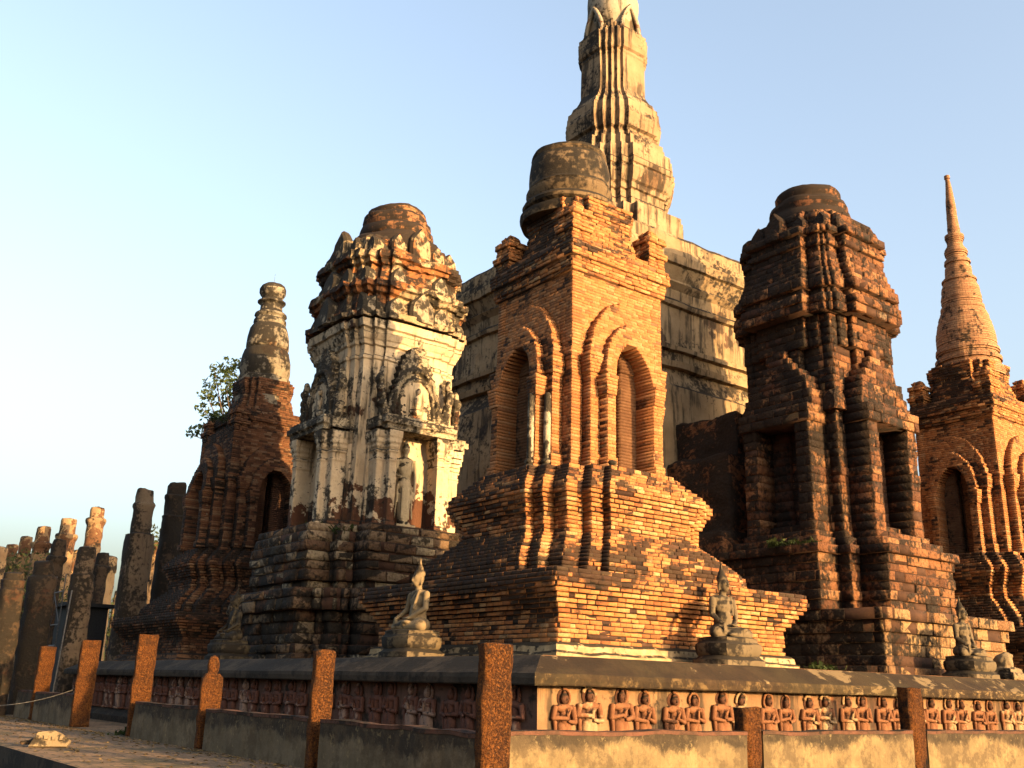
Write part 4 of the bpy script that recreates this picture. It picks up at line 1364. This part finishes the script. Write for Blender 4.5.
def qpanel():
    s = Soup()
    P = [(0.56 * (1 - (i / 10) ** 2.0) ** 0.9, 34.15 + 1.65 * i / 10) for i in range(11)]
    full = P + [(-u, z) for u, z in reversed(P[:-1])]
    s.slab(full, 0.6, 1.22)
    return s.mesh('niche_panel', [M['plaster_main']])
men, mep = qniche(), qpanel()
for k in range(4):
    n_ = link('arched_niche', men, rootQ, (0, 0, 0), k * math.pi / 2)
    link('niche_panel', mep, n_)
for k in range(4):
    for ang in (28, 37, 45, 53, 62):
        a = R(ang) + k * math.pi / 2
        r = 1.27 - 0.02 * abs(ang - 45) / 10
        sp_ = Soup(); x, y = r * math.cos(a), r * math.sin(a)
        sp_.cap((x, y, 33.9), (x, y, 34.75 + (0.2 if ang == 45 else 0)), 0.105, 0.09, 8)
        link('pilaster_head', sp_.mesh('pilaster_head', [M['plaster_main']], True), rootQ)

# low link wall between the main block and the laterite tower
s = Soup(); s.box(-29.0, -24.0, 28.6, 33.0, 2.0, 11.9); s.box(-29.0, -23.9, 28.0, 33.4, 2.0, 10.2); s.box(-29.0, -23.8, 27.4, 33.6, 2.0, 7.2)
V = erode(np.array(s.V), 0.1, 1)
o = link('link_block', s.mesh('link_block', [M['laterite_block']])); remesh(o, 0.12, 1, [(1.0, 0.35), (0.3, 0.12)])
o['label'] = 'mossy dark masonry mass joining the laterite tower to the plastered main block'; o['category'] = 'masonry'
o.data.materials.clear(); o.data.materials.append(M['laterite_block'])

# ------------------------------------------------------------------ statues
def seated_buddha(name_mat, full=True, head=True):
    s = Soup()
    S = 1.0
    # legs crossed, knees to +-Y, facing +X
    s.cap((-0.12, 0.0, 0.72), (0.10, 0.48, 0.66), 0.19, 0.13)
    s.cap((-0.12, 0.0, 0.72), (0.10, -0.48, 0.66), 0.19, 0.13)
    s.cap((0.12, 0.46, 0.66), (0.30, -0.16, 0.64), 0.125, 0.085)
    s.cap((0.10, -0.46, 0.64), (0.27, 0.12, 0.70), 0.125, 0.08)
    s.ell((0.30, -0.20, 0.63), (0.09, 0.13, 0.05)); s.ell((0.27, 0.16, 0.74), (0.10, 0.13, 0.045))
    s.ell((-0.12, 0, 0.70), (0.26, 0.34, 0.20))
    # torso tapering to the waist, broad shoulders
    s.cap((-0.12, 0, 0.80), (-0.12, 0, 1.02), 0.20, 0.185)
    s.ell((-0.11, 0, 1.22), (0.155, 0.255, 0.20))
    s.ell((-0.12, 0, 1.36), (0.125, 0.315, 0.10))
    s.cap((-0.12, 0, 1.38), (-0.10, 0, 1.54), 0.085, 0.075)
    # head
    s.ell((-0.08, 0, 1.68), (0.135, 0.118, 0.165))
    s.ell((-0.04, 0, 1.60), (0.095, 0.085, 0.09))
    s.ell((-0.11, 0, 1.80), (0.125, 0.125, 0.10))
    s.ell((-0.12, 0, 1.90), (0.075, 0.075, 0.09))
    s.cap((-0.12, 0, 1.95), (-0.12, 0, 2.16), 0.042, 0.014)
    s.cap((0.055, 0, 1.70), (0.072, 0, 1.645), 0.018, 0.024)      # nose
    s.ell((0.045, 0, 1.60), (0.02, 0.045, 0.012)); s.ell((0.035, 0, 1.575), (0.02, 0.035, 0.014))
    for sg in (1, -1):
        s.cap((-0.09, sg * 0.118, 1.72), (-0.09, sg * 0.125, 1.56), 0.022, 0.026, 8)
        s.ell((0.035, sg * 0.048, 1.70), (0.018, 0.032, 0.012))
        s.cap((0.03, sg * 0.02, 1.735), (0.015, sg * 0.08, 1.74), 0.012, 0.01, 6)
    # left arm resting in lap
    s.cap((-0.12, 0.31, 1.34), (-0.08, 0.36, 1.04), 0.078, 0.066)
    s.cap((-0.08, 0.36, 1.04), (0.14, 0.08, 0.84), 0.062, 0.045)
    s.ell((0.18, 0.02, 0.83), (0.055, 0.10, 0.03))
    for q in range(4): s.cap((0.20 + 0.018 * q - 0.03, -0.04, 0.84), (0.19 + 0.018 * q - 0.03, -0.14 + 0.01 * q, 0.835), 0.013, 0.011, 6)
    s.cap((0.16, 0.06, 0.86), (0.12, -0.03, 0.87), 0.015, 0.012, 6)
    # right arm over the knee, fingers down
    s.cap((-0.12, -0.31, 1.34), (-0.08, -0.37, 1.04), 0.078, 0.066)
    s.cap((-0.08, -0.37, 1.04), (0.16, -0.36, 0.86), 0.062, 0.044)
    s.ell((0.23, -0.35, 0.80), (0.035, 0.055, 0.075))
    for q in range(4): s.cap((0.25, -0.39 + 0.026 * q, 0.75), (0.255, -0.39 + 0.024 * q, 0.64 - 0.01 * (1 - abs(q - 1.5))), 0.013, 0.010, 6)
    s.cap((0.22, -0.30, 0.80), (0.22, -0.27, 0.73), 0.015, 0.012, 6)
    # sash over the left shoulder
    s.cap((-0.02, 0.16, 1.42), (0.07, 0.10, 1.05), 0.035, 0.03, 8)
    return s.mesh('figure', [M[name_mat]])
def pedestal_mesh(name_mat):
    prof = [(0.72, 0.0), (0.72, 0.10), (0.66, 0.13), (0.60, 0.18), (0.64, 0.22), (0.665, 0.34), (0.66, 0.42), (0.60, 0.46), (0.585, 0.50), (0.60, 0.55), (0.52, 0.57), (0.1, 0.575)]
    me = lathe('pedestal', prof, [M[name_mat]], n=40, amp=0.02, nsc=3.0, zseg=0.05, sq=0.35)
    n = len(me.vertices); co = np.empty(n * 3, dtype=np.float32); me.vertices.foreach_get('co', co)
    co = co.reshape(-1, 3); co[:, 0] *= 0.80; me.vertices.foreach_set('co', co.ravel()); me.update()
    return me
fig_a = seated_buddha('buddha_stone'); fig_b = seated_buddha('buddha_pale')
ped_a = pedestal_mesh('buddha_stone')
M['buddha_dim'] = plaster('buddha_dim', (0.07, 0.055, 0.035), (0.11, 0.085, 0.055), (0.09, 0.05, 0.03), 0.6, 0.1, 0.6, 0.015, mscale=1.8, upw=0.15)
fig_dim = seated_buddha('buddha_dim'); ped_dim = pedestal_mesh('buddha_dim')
def buddha(x, y, z, rz, label, fig, ped=None, sc=1.15):
    r = empty('seated_buddha', (x, y, z), label, 'statue', 'seated buddha statues on the platform edge', rz)
    r.scale = (sc, sc, sc)
    f = link('figure', fig, r, (0, 0, -0.02)); remesh(f, 0.017, 3, [(0.25, 0.02)])
    link('pedestal', ped or ped_a, r)
buddha(-16.45, 19.0, TZ - 0.0, 0.0, 'seated stone Buddha in front of the nearest brick shrine, casting a shadow on it', fig_a)
buddha(-21.65, 13.35, TZ, -math.pi / 2, 'seated Buddha seen in profile, golden light on its back, between stucco tower and brick shrine', fig_b)
buddha(-16.5, 29.95, TZ, 0.0, 'dark seated Buddha near the right edge beside the laterite tower', fig_a)
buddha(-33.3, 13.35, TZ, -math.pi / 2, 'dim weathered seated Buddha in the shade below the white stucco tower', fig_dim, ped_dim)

# broken pedestal at the right
s = Soup(); s.box(-0.5, 0.5, -0.42, 0.42, 0, 0.2); s.box(-0.36, 0.36, -0.32, 0.32, 0.2, 0.35); s.ell((0, 0, 0.55), (0.3, 0.28, 0.25)); s.ell((0.05, 0.12, 0.72), (0.2, 0.16, 0.12))
o = link('broken_statue_base', s.mesh('broken_statue_base', [M['buddha_pale']]), None, (-16.35, 31.7, TZ)); remesh(o, 0.04, 1, [(0.2, 0.12)])
tag(o, 'pale broken statue base right of the dark Buddha at the right edge', 'statue base')

def standing_buddha():
    s = Soup()
    s.cap((0, -0.10, 0.12), (0, -0.12, 0.95), 0.11, 0.15); s.cap((0, 0.10, 0.12), (0, 0.12, 0.95), 0.11, 0.15)
    s.cap((0, 0, 0.1), (0, 0, 1.35), 0.2, 0.2)
    s.ell((0.0, 0, 1.35), (0.2, 0.27, 0.3))
    s.ell((0.0, 0, 1.85), (0.2, 0.30, 0.36)); s.ell((0, 0, 2.12), (0.15, 0.38, 0.13))
    s.cap((0, 0, 2.15), (0.02, 0, 2.36), 0.09, 0.085)
    s.ell((0.03, 0, 2.52), (0.15, 0.13, 0.19)); s.ell((0.0, 0, 2.72), (0.09, 0.09, 0.1))
    s.cap((0.17, 0, 2.54), (0.19, 0, 2.48), 0.02, 0.025, 6)
    for sg in (1, -1): s.cap((0.0, sg * 0.14, 2.58), (0.0, sg * 0.145, 2.42), 0.022, 0.025, 6)
    s.cap((0, -0.38, 2.1), (0.02, -0.46, 1.65), 0.10, 0.085); s.cap((0.02, -0.46, 1.65), (0.22, -0.30, 1.55), 0.08, 0.06)
    s.cap((0, 0.38, 2.1), (0.02, 0.46, 1.62), 0.10, 0.085); s.cap((0.02, 0.46, 1.62), (0.04, 0.42, 1.15), 0.08, 0.055)
    s.ell((0.04, 0.42, 1.05), (0.04, 0.06, 0.09))
    for q in range(4): s.cap((0.04, 0.385 + 0.024 * q, 1.0), (0.05, 0.385 + 0.022 * q, 0.90 + 0.012 * abs(q - 1.5)), 0.013, 0.011, 6)
    s.cap((0.06, 0.37, 1.08), (0.09, 0.36, 1.0), 0.015, 0.012, 6)
    for sg in (1, -1):
        s.cap((0.03, sg * 0.28, 1.3), (0.05, sg * 0.36, 0.25), 0.05, 0.03, 8)
        for w in (0.08, 0.16): s.cap((0.17, sg * w, 1.2), (0.17, sg * w, 0.2), 0.025, 0.03, 6)
        s.ell((0.14, sg * 0.1, 0.05), (0.18, 0.09, 0.06))
    s.box(-0.25, 0.3, -0.42, 0.42, -0.18, 0.02)
    return s.mesh('standing_buddha', [M['plaster_statue']])
o = link('standing_buddha', standing_buddha(), None, (PLC[0] + 2.42, PLC[1] - 0.18, 7.12)); o.scale = (1, 1, 1.12)
remesh(o, 0.025, 2, [(0.3, 0.03)])
tag(o, 'standing cream stucco Buddha inside the right-hand porch niche of the stucco tower', 'statue')
o = link('standing_figure', fig_b.copy(), None)
bpy.data.objects.remove(o)

# ------------------------------------------------------------------ columns of the ruined hall
def hall_column(px, py_mid, dist, w, top, parts, mat, label, squash=0.35, ztop_extra=0.0):
    """px/py: direction through the lens is used only to find a compass bearing; column stands at real distance"""
    v = Matrix(CAMROT) @ Vector((px - 512.0, -(py_mid - 384.0), -995.0))
    h = math.hypot(v.x, v.y)
    if mat is M['column_pale']:        # the far row stands well behind, clear of the towers' shadow
        k = 1.4
        dist *= k; w *= k * 0.84; parts = [(r_, (z_ - 1.6) * k + 1.6) for r_, z_ in parts]
    else:
        w *= 0.88
    x, y = v.x / h * dist, v.y / h * dist
    prof = []
    r = w / 2
    prof = [(r * 1.12, -0.45), (r * 1.12, 0.3), (r * 1.05, 0.35)]
    for (rr, zz) in parts: prof.append((r * rr, zz))
    me = lathe('hall_column', prof, [mat], n=24, amp=0.065, nsc=1.9, zseg=0.22, sq=squash, smooth=True, phase=R(7.5))
    o = link('hall_column', me, None, (x, y, 0), random.uniform(-0.15, 0.15))
    tag(o, label, 'column', 'ruined columns of the assembly hall')
    return o
def std(top, ring=None, shoulder=None, rr=1.0):
    P = []
    if shoulder:
        P += [(1.08, shoulder - 0.7), (1.02, shoulder - 0.35), (1.06, shoulder - 0.1), (1.0, shoulder), (0.72, shoulder + 0.05), (0.70, shoulder + 0.4)]
        b = 0.70
    else:
        b = 1.0
    if ring:
        P += [(b * 0.98, ring - 0.35), (b * 1.0, ring - 0.3), (b * 1.18, ring - 0.12), (b * 1.22, ring), (b * 1.16, ring + 0.1), (b * 0.86, ring + 0.16), (b * 0.84, top - 0.12), (b * 0.78, top), (b * 0.3, top + 0.05)]
    else:
        P += [(b * 0.96, top - 0.2), (b * 0.86, top), (b * 0.3, top + 0.05)]
    return P
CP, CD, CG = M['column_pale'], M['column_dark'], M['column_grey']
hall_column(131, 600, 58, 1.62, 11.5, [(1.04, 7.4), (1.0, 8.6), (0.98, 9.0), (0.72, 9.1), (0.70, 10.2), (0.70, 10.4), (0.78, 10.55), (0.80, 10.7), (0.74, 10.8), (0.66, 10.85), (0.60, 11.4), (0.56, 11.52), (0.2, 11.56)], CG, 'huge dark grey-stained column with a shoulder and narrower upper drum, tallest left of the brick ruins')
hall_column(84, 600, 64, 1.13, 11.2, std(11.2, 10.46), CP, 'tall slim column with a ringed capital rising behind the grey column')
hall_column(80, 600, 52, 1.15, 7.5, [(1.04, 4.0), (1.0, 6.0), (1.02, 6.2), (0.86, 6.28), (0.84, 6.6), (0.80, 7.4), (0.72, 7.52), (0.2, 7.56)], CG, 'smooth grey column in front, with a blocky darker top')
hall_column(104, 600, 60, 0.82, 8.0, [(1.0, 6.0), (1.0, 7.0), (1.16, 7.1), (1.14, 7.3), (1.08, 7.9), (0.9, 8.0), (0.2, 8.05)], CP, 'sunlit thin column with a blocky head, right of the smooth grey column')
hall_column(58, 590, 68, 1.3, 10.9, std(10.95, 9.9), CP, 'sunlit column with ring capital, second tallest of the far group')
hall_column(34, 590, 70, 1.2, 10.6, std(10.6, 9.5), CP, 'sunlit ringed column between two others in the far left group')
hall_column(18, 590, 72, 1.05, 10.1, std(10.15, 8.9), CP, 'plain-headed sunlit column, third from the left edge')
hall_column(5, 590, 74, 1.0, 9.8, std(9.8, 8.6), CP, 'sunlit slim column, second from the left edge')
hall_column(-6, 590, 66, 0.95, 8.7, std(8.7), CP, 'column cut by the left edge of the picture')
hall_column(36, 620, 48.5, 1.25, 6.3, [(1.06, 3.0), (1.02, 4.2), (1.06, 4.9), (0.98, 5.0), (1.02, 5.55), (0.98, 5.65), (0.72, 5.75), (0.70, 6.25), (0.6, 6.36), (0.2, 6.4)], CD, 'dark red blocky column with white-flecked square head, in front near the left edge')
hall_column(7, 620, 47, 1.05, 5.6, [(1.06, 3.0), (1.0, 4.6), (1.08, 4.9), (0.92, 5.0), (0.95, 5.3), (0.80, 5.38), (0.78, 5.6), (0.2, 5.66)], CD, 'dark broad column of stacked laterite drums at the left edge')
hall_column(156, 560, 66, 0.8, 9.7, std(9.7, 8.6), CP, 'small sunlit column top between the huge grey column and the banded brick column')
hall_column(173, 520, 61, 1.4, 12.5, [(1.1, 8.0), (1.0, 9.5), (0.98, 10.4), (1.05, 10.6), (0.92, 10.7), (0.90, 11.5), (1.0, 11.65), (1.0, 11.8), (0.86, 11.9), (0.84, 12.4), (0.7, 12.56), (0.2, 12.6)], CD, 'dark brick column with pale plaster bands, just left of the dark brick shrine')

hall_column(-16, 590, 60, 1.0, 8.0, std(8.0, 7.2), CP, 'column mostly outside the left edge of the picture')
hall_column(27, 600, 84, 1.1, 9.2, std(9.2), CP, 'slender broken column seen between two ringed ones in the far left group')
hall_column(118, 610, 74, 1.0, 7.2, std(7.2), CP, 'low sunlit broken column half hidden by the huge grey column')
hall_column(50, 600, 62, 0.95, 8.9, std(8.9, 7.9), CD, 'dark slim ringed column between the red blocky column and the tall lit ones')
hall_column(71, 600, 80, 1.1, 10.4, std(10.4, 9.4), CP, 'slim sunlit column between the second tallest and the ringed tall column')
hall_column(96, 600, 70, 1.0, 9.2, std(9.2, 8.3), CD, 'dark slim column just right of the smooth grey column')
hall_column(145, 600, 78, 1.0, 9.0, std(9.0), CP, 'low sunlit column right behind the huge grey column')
# scaffold and dark shed between the columns
s = Soup(); s.box(-65, -61.0, 14.9, 17.0, -0.45, 5.4); s.box(-65.3, -60.7, 14.6, 17.3, 5.4, 5.6)
o = link('storage_shed', s.mesh('storage_shed', [M['shed']])); tag(o, 'dark flat-roofed shed glimpsed between the left columns', 'shed')
root = empty('scaffold', (-54.2, 13.2, 0), 'thin steel scaffold with cross braces standing between the dark columns', 'scaffold')
s = Soup()
for x in (-0.9, 0.9):
    for y in (-0.6, 0.6): s.cap((x, y, -0.45), (x, y, 6.4), 0.035, 0.035, 6)
link('uprights', s.mesh('uprights', [M['pipe']], True), root)
s = Soup()
for z in (1.5, 3.0, 4.0, 5.6): 
    for y in (-0.6, 0.6): s.cap((-0.9, y, z), (0.9, y, z), 0.03, 0.03, 6)
for z in (0.2, 4.0):
    s.cap((-0.9, -0.6, z), (0.9, -0.6, z + 1.6), 0.025, 0.025, 6); s.cap((0.9, -0.6, z), (-0.9, -0.6, z + 1.6), 0.025, 0.025, 6)
link('braces', s.mesh('braces', [M['pipe']], True), root)
s = Soup(); s.cap((-44.2, 10.6, 0.0), (-44.75, 10.9, 5.0), 0.03, 0.03, 8)
o = link('leaning_pipe', s.mesh('leaning_pipe', [M['pipe']], True)); tag(o, 'pale metal pipe leaning between the two dark left columns', 'pipe')

def cable(pts, r, label, sag=0.5):
    s = Soup(); prev = None
    P = []
    for (a, b) in zip(pts, pts[1:]):
        for i in range(10):
            t = i / 10
            P.append(tuple(a[k] + (b[k] - a[k]) * t - (sag * 4 * t * (1 - t) if k == 2 else 0) for k in range(3)))
    P.append(pts[-1])
    for p in P:
        if prev: s.cap(prev, p, r, r, 5)
        prev = p
    o = link('cable', s.mesh('cable', [M['cable']], True)); tag(o, label, 'cable')
cable([(-36.2, 9.3, 1.15), (-39.0, 7.4, 0.55), (-44.5, 5.7, 0.05)], 0.014, 'loose grey cable hanging from the free-standing post down to the pavement at the left edge', 0.12)

# rubble fragment on the pavement
s = Soup()
s.slab([(-0.42, 0.0), (0.40, 0.0), (0.48, 0.12), (0.25, 0.30), (0.05, 0.36), (-0.3, 0.30)], -0.06, 0.10)
for q in range(4): s.box(0.08, 0.16, -0.30 + 0.17 * q, -0.22 + 0.17 * q, 0.16 - 0.01 * q, 0.24 - 0.01 * q)
V = erode(np.array(s.V), 0.03, 3); s.V = [tuple(v) for v in V]
root = empty('stucco_fragment', (-26.0, 6.35, 0), 'broken pale carved stucco fragment lying on the pavement at lower left', 'rubble', None, R(-15))
o = link('carved_slab', s.mesh('carved_slab', [M['buddha_pale']]), root); o.rotation_euler = (0.0, -0.35, 0.0)
s = Soup()
for q in range(5): s.ell((-0.22 - 0.06 * q, -0.35 + 0.12 * q, 0.08), (0.16, 0.10, 0.09), n=8, m=5)
s.cap((-0.25, -0.6, 0.06), (-0.2, 0.1, 0.12), 0.05, 0.07, 6)
s.V = [tuple(v) for v in erode(np.array(s.V), 0.04, 4)]
link('dark_crumbs', s.mesh('dark_crumbs', [M['stone_base']]), root)

# ------------------------------------------------------------------ vegetation
def leaf_cloud(clumps, nper, size, mat, name):
    V = []; F = []
    for (cx, cy, cz, r) in clumps:
        for _ in range(int(nper * r * r)):
            v = RNG.normal(size=3); v /= np.linalg.norm(v)
            p = np.array((cx, cy, cz)) + v * r * (0.35 + 0.65 * RNG.random() ** 0.5) * np.array((1, 1, 0.75))
            a = RNG.normal(size=3); a /= np.linalg.norm(a)
            b = np.cross(a, RNG.normal(size=3)); b /= np.linalg.norm(b)
            L = size * RNG.uniform(0.6, 1.3); W = L * 0.42
            i = len(V)
            V += [p - a * L * .5, p + b * W * .5, p + a * L * .5, p - b * W * .5]
            F.append((i, i + 1, i + 2, i + 3))
    return mesh_from(name, np.array(V), np.array(F), [mat])
def tree(x, y, h, crown, label, leafs=40, size=0.35, mat='leaf', trunk_r=0.3, group=None, name='tree', lean=(0, 0)):
    root = empty(name, (x, y, -0.45), label, 'tree', group)
    s = Soup()
    top = (lean[0], lean[1], h * 0.72)
    mid = (lean[0] * .35, lean[1] * .35, h * 0.4)
    s.cap((0, 0, 0), mid, trunk_r, trunk_r * .7, 8); s.cap(mid, top, trunk_r * .7, trunk_r * .35, 8)
    for (cx, cy, cz, r) in crown:
        t = random.uniform(0.3, 0.9)
        st = tuple(mid[k] + (top[k] - mid[k]) * t for k in range(3))
        s.cap(st, (cx, cy, cz), trunk_r * .25, trunk_r * .06, 6)
    link('trunk', s.mesh('trunk', [M['bark']], True), root)
    link('crown', leaf_cloud(crown, leafs, size, M[mat], 'crown'), root)
    return root
def bearing(px, py, dist):
    v = Matrix(CAMROT) @ Vector((px - 512.0, -(py - 384.0), -995.0))
    h = math.hypot(v.x, v.y)
    return v.x / h * dist, v.y / h * dist, 1.6 + v.z / h * dist
def crown_from_pixels(px, py, dist, blobs):
    bx, by, bz = bearing(px, py, dist)
    out = []
    for (u, v, r) in blobs:
        x, y, z = bearing(u, v, dist + random.uniform(-1.5, 1.5))
        out.append((x - bx, y - by, z + 0.45, r))
    return bx, by, out
bx, by, cr = crown_from_pixels(238, 420, 62, [(228, 366, 0.8), (238, 374, 0.9), (220, 374, 0.6), (212, 384, 0.7), (226, 386, 0.8), (240, 388, 0.9), (207, 396, 0.6), (218, 400, 0.7), (232, 402, 0.8), (202, 408, 0.45), (210, 418, 0.55), (196, 430, 0.5), (206, 428, 0.5), (224, 416, 0.6), (190, 434, 0.3), (243, 362, 0.5), (214, 368, 0.35)])
tree(bx, by, 24, cr, 'slender tree with sparse light crown rising behind the grey stucco spire', 150, 0.34, 'leaf', 0.28, name='tree')
TG = 'distant trees behind the columns'
for px, py, d, sz, lab in ((158, 530, 90, 2.4, 'small distant tree top between the huge grey column and the banded brick column'),
                           (12, 552, 100, 4.2, 'distant tree top above the column heads at the left edge'),
                           (70, 585, 95, 4.5, 'distant green tree showing low between the tall left columns'),
                           (115, 610, 98, 4.5, 'distant tree hidden mostly behind the huge grey column'),
                           (-20, 560, 100, 5.0, 'distant tree at the very left edge behind the columns')):
    bx, by, bz = bearing(px, py, d)
    cr = [(random.gauss(0, sz * .5), random.gauss(0, sz * .5), bz + 0.45 - abs(random.gauss(0, sz * .5)) - sz * 0.1, sz * random.uniform(0.35, 0.6)) for _ in range(9)]
    tree(bx, by, max(4, bz), cr, lab, 22, 0.5, 'leaf_far', 0.35, TG)
# far belt of trees round the site
tb = []
for i in range(260):
    a = R(random.uniform(70, 205)); d = random.uniform(125, 190)
    tb.append((d * math.cos(a), d * math.sin(a), random.uniform(0.5, 4.0), random.uniform(2.5, 4.0)))
o = link('tree_belt', leaf_cloud(tb, 9, 0.9, M['leaf_far'], 'tree_belt')); tag(o, 'far belt of trees behind the temple grounds', 'trees', kind='stuff')

def weed(x, y, z, label, n=40, r=0.25, h=0.35):
    V = []; F = []
    for _ in range(n):
        a = random.uniform(0, 6.28); rr = r * random.random() ** .5
        bx_, by_ = rr * math.cos(a), rr * math.sin(a)
        dx, dy = random.gauss(0, .12), random.gauss(0, .12)
        hh = h * random.uniform(.4, 1.1); w = 0.02
        i = len(V)
        V += [(bx_ - w, by_, 0), (bx_ + w, by_, 0), (bx_ + dx + w * .5, by_ + dy, hh * .7), (bx_ + dx * 1.6, by_ + dy * 1.6, hh)]
        F.append((i, i + 1, i + 2, i + 3))
        i = len(V); c = np.array((bx_ + dx, by_ + dy, hh * .6)); q = RNG.normal(size=3) * 0.07; q2 = RNG.normal(size=3) * 0.05
        V += [c, c + q, c + q + q2, c + q2]; F.append((i, i + 1, i + 2, i + 3))
    o = link('weed_tuft', mesh_from('weed_tuft', np.array(V), F, [M['weed']]), None, (x, y, z))
    tag(o, label, 'weed', 'weeds growing on the ruins')
weed(LC[0] + 0.4, LC[1] - 2.3, 13.35, 'bright green weed on the shoulder of the dark left brick shrine', 60, 0.35, 0.6)
weed(PLC[0] + 0.9, PLC[1] - 2.9, 6.75, 'weed tuft on the ledge at the front corner of the stucco tower', 50, 0.3, 0.4)
weed(PLC[0] + 2.6, PLC[1] - 2.6, 6.5, 'weed tuft on the ledge below the right pillar of the stucco tower', 50, 0.3, 0.4)
weed(PRC[0] + 0.6, PRC[1] - 3.4, 6.3, 'grassy tuft on the ledge of the laterite tower below its shaded niche', 60, 0.5, 0.28)
weed(PRC[0] + 1.5, PRC[1] - 3.3, 6.3, 'thin grass tuft nearer the corner on the laterite tower ledge', 30, 0.3, 0.22)
weed(PLC[0] + 0.05, PLC[1] + 0.3, 20.5, 'tiny weed on the round cap of the stucco tower', 24, 0.2, 0.3)
weed(-17.2, 23.6, TZ, 'grass tuft at the foot of the coping right of the nearest shrine', 60, 0.5, 0.22)
weed(-31.2, 9.75, 0.0, 'green weeds at the pavement gap beside the tall orange post', 70, 0.4, 0.16)

V = []; F = []
for _ in range(1500):
    x = random.uniform(-48, -14); y = random.choice([random.uniform(5.6, 9.3), 9.3 - abs(random.gauss(0, 0.35))])
    a = random.uniform(0, 6.28); L = random.uniform(0.03, 0.08); W = L * 0.45
    i = len(V); ca, sa = math.cos(a), math.sin(a); z = 0.012
    V += [(x - ca * L, y - sa * L, z), (x + sa * W, y - ca * W, z + random.uniform(0, .03)), (x + ca * L, y + sa * L, z), (x - sa * W, y + ca * W, z + random.uniform(0, .03))]
    F.append((i, i + 1, i + 2, i + 3))
M['dry_leaf'] = leaf_mat('dry_leaf', (0.14, 0.08, 0.03), (0.28, 0.19, 0.08))
o = link('fallen_leaves', mesh_from('fallen_leaves', np.array(V), np.array(F), [M['dry_leaf']]))
tag(o, 'dry fallen leaves scattered over the pavement', 'leaves', kind='stuff')

scene.render.engine = 'CYCLES'
